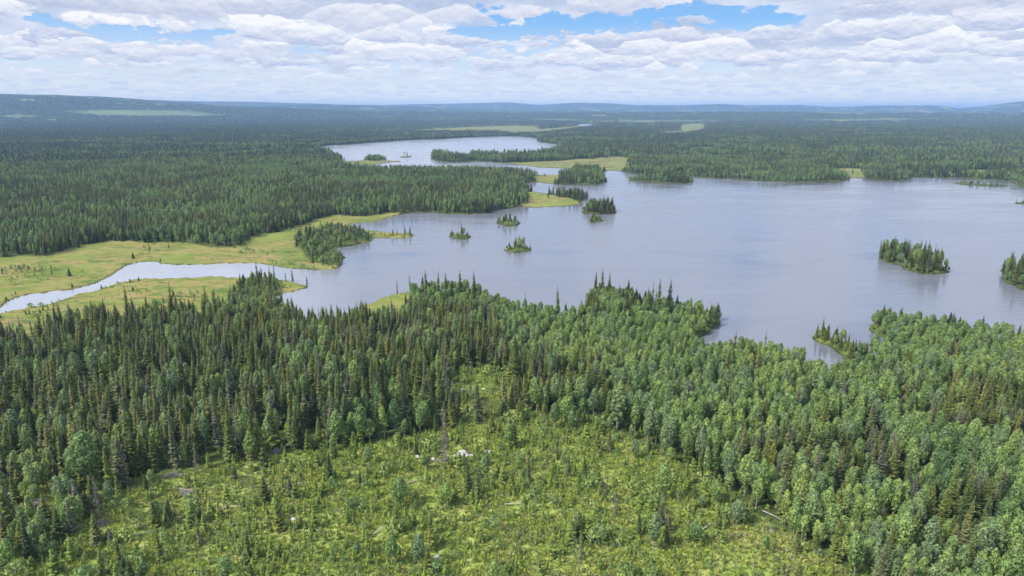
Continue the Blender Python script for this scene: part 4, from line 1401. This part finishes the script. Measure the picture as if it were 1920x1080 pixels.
# larger single trees of the clearing
CLR = [(1240, 955, 75, 'b', 0, 'round full birch in the upper right of the clearing'), (1224, 1045, 78, 'b', 1, 'narrow pale-stemmed birch at lower right of the clearing'),
       (1250, 1030, 48, 's', 3, 'dark spruce right of the pale-stemmed birch'), (1198, 1020, 55, 's', 0, 'dark spruce left of the pale-stemmed birch'),
       (750, 965, 62, 'b', 2, 'bushy dark birch left of the clearing middle'), (840, 968, 52, 'b', 5, 'airy birch in the clearing middle'),
       (880, 945, 72, 's', 3, 'dense dark spruce pair member in the clearing middle, left'), (897, 950, 66, 's', 6, 'full spruce in the clearing middle, right of its pair'),
       (466, 1054, 60, 's', 6, 'dark cone-shaped spruce low in the left clearing'), (810, 1042, 82, 's', 0, 'slim spruce at the bottom of the clearing, left of centre'),
       (745, 1010, 70, 's', 2, 'ragged spruce at the bottom, left of the slim one'), (736, 1070, 60, 'b', 0, 'round birch at the bottom edge, left of centre'),
       (785, 1078, 70, 'b', 4, 'pointed birch at the bottom edge under the slim spruce'), (990, 915, 52, 's', 3, 'dense spruce right of the clearing middle'),
       (1043, 870, 55, 's', 0, 'slim spruce at the back right of the clearing'), (1065, 905, 46, 's', 3, 'short spruce beside the grey dead tree'),
       (1096, 902, 40, 's', 1, 'squat spruce right of the grey dead tree'), (1142, 860, 46, 's', 6, 'spruce at the birch wood edge back right'),
       (910, 915, 60, 'b', 1, 'narrow birch behind the clearing middle'), (955, 850, 46, 'b', 0, 'small round birch at the clearing back edge'),
       (1155, 822, 95, 'b', 1, 'tall narrow birch at the corner of the birch wood'), (1040, 815, 50, 'b', 0, 'left birch of the pale pair on the clearing back edge'),
       (1060, 812, 62, 'b', 2, 'right bushy birch of the pale pair on the clearing back edge'), (376, 1035, 65, 's', 5, 'thin spruce in the left clearing'),
       (305, 1070, 70, 's', 3, 'dense spruce at the bottom left of the clearing'), (75, 940, 62, 'b', 3, 'twin-stemmed birch behind the brush pile'),
       (172, 925, 110, 'b', 2, 'big blue-green birch by the left clearing corner'), (155, 1000, 58, 'b', 1, 'small pale birch right below the brush pile'),
       (620, 915, 62, 's', 3, 'dark spruce at the upper left of the clearing'), (470, 880, 60, 'b', 5, 'airy white-stemmed birch at the clearing edge'),
       (507, 850, 62, 'b', 4, 'light birch at the foot of the spruces'), (632, 850, 70, 'b', 0, 'bright birch at the foot of the spruces, centre left'),
       (694, 835, 90, 's', 1, 'bright green broad spruce at the spruce wood front'), (230, 1078, 60, 's', 0, 'slim spruce at the bottom left edge'),
       (30, 840, 70, 'b', 0, 'light green round birch at the left edge')]
for px, py, hp, sp, k, lab in CLR:
    x, y, z = at(px, py)
    if sp == 's':
        plant('spruce_tree', K_SPR[k], x, y, z, hpx(px, py, hp), RN.uniform(0, 6), 'spruce', 'single trees of the clearing', 'spruce', 'trunk', '', lab, 1.25)
    else:
        plant('birch_tree', K_BIR[k], x, y, z, hpx(px, py, hp), RN.uniform(0, 6), 'birch', 'single trees of the clearing', 'birch', 'trunk', '', lab, 1.15)

# ------------------------------------------------------------------ boulders, logs, brush pile
def boulder_mesh(seed, a, b, c):
    import bmesh
    bm = bmesh.new()
    bmesh.ops.create_icosphere(bm, subdivisions=3, radius=1)
    rnd = random.Random(seed)
    planes = [(Vector((rnd.gauss(0, 1), rnd.gauss(0, 1), rnd.gauss(0, .7))).normalized(), rnd.uniform(.62, .88)) for _ in range(9)]
    for v in bm.verts:
        for n_, d in planes:
            k = v.co.dot(n_)
            if k > d: v.co -= n_ * (k - d)
        v.co += v.co.normalized() * rnd.uniform(-.03, .03)
        v.co.x *= a; v.co.y *= b; v.co.z *= c
    me = bpy.data.meshes.new('boulder')
    bm.to_mesh(me); bm.free()
    me.materials.append(MAT['stone'])
    return me
BOULD = [(869, 863, 2.0, 'biggest white boulder in the clearing'), (857, 868, 1.1, 'flat white boulder left below the biggest one'),
         (884, 866, .8, 'small white stone right of the biggest boulder'), (911, 858, .8, 'left stone of the pale pair right of the biggest boulder'),
         (919, 860, .7, 'right stone of the pale pair right of the biggest boulder'), (783, 870, .9, 'pale stone alone left of the boulders'),
         (813, 873, .9, 'pale stone by the foot of the dying spruce'), (822, 876, .6, 'smallest pale stone by the dying spruce'),
         (867, 741, .9, 'left white stone in the forest glade'), (884, 744, .8, 'middle white stone in the forest glade'),
         (907, 742, 1.0, 'right white stone in the forest glade'), (551, 984, .8, 'whitish flat stone in the left of the clearing'),
         (820, 1056, .8, 'pale flat stone at the bottom of the clearing'), (590, 742, 1.0, 'pinkish pale stone between the dark spruces'),
         (22, 940, .9, 'pale stone at the left edge above the brush pile')]
for i, (px, py, s, lab) in enumerate(BOULD):
    x, y, z = at(px, py)
    rr = random.Random(300 + i)
    o = mesh_obj('boulder', boulder_mesh(300 + i, s * rr.uniform(.9, 1.3), s * rr.uniform(.7, 1), s * rr.uniform(.5, .75)))
    o.location = (x, y, z + s * .25)
    o.rotation_euler = (0, 0, rr.uniform(0, 6))
    tag(o, lab, 'boulder', 'pale boulders in the open ground')

def log_mesh(seed, L, r):
    rnd = random.Random(seed)
    mb = MB()
    pts = [(L * (k / 5 - .5), rnd.uniform(-.08, .08) * L * .2, r * .8 + rnd.uniform(0, .1)) for k in range(6)]
    mb.tube(pts, [r * (1 - .12 * k) for k in range(6)], 7)
    for k in range(5):
        t = rnd.uniform(-.3, .45) * L
        a = rnd.uniform(.3, 2.8)
        mb.tube([(t, 0, r), (t + .3, math.cos(a) * .7, r + math.sin(a) * .7)], [r * .25, r * .08], 4)
    return mb.mesh('log', [MAT['log']])
LOGS = [(1446, 978, 5, -50, 'long pale fallen trunk at the edge of the birch wood'), (712, 1008, 4, 60, 'short pale log at the bottom of the clearing'),
        (330, 905, 7, 15, 'pale log along the left clearing edge'), (265, 1015, 7, 30, 'long thin log low in the left clearing'),
        (345, 930, 6, -10, 'grey log just below the left clearing edge'), (780, 915, 5, 35, 'leaning pale log left of the clearing middle'),
        (520, 855, 5, -30, 'grey fallen trunk before the spruce front'), (560, 920, 4, 20, 'short grey log in the upper left clearing'),
        (965, 960, 5, 10, 'weathered log right of the clearing middle'), (1130, 920, 5, -20, 'weathered log in the upper right clearing'),
        (1330, 1000, 6, 40, 'pale log low on the right side of the clearing'), (1085, 1010, 5, 80, 'pale log low in the clearing centre'),
        (600, 1010, 5, -35, 'pale log low in the left centre of the clearing'), (430, 960, 6, 5, 'grey log in the left centre of the clearing')]
for i, (px, py, L, a, lab) in enumerate(LOGS):
    x, y, z = at(px, py)
    o = mesh_obj('fallen_log', log_mesh(400 + i, L, .17))
    o.location = (x, y, z + .35)
    o.rotation_euler = (0, R(RN.uniform(-4, 4)), R(a))
    tag(o, lab, 'log', 'fallen logs in the clearing')

def brush(seed, n, RR, H):
    rnd = random.Random(seed)
    mb = MB()
    for k in range(n):
        a, b = rnd.uniform(0, 6.28), rnd.uniform(-.35, .6)
        c = Vector((rnd.gauss(0, RR * .35), rnd.gauss(0, RR * .3), rnd.uniform(.1, H)))
        d = Vector((math.cos(a) * math.cos(b), math.sin(a) * math.cos(b), math.sin(b))) * rnd.uniform(.5, 1.4)
        mb.tube([c - d, c + d * .2 + Vector((0, 0, .1)), c + d], [.06, .045, .015], 4, 0, False)
    return mb.mesh('brush_pile', [MAT['dead_bark']])
for i, (px, py, n_, rr, h, lab) in enumerate([(70, 968, 260, 3.2, 1.6, 'large heap of grey uprooted branches at lower left'), (522, 858, 90, 1.7, .8, 'small grey brush heap at the spruce wood foot'),
                                        (185, 998, 110, 2.2, .7, 'brownish brush heap below the brown dead spruce'), (325, 905, 110, 2.4, .7, 'grey brush heap on the left clearing edge'),
                                        (350, 935, 90, 2.2, .5, 'flat grey slash heap in the left clearing'), (8, 1075, 60, 1.3, .6, 'grey brush heap in the bottom left corner')]):
    x, y, z = at(px, py)
    o = mesh_obj('brush_pile', brush(500 + i, n_, rr, h))
    o.location = (x, y, z)
    tag(o, lab, 'brush pile', 'heaps of dead branches')

finish_labels()

# ------------------------------------------------------------------ haze
def haze():
    S, z0, z1 = 45000.0, -4.0, 300.0
    me = bpy.data.meshes.new('haze')
    v = [(x, y, z) for z in (z0, z1) for x, y in ((-S, -S), (S, -S), (S, S), (-S, S))]
    me.from_pydata(v, [], [(3, 2, 1, 0), (4, 5, 6, 7), (0, 1, 5, 4), (1, 2, 6, 5), (2, 3, 7, 6), (3, 0, 4, 7)])
    me.materials.append(haze_mat(7.6e-5, (.38, .60, 1.0)))
    tag(mesh_obj('haze', me), 'pale blue air over the far forest and hills', 'haze', kind='stuff')
haze()
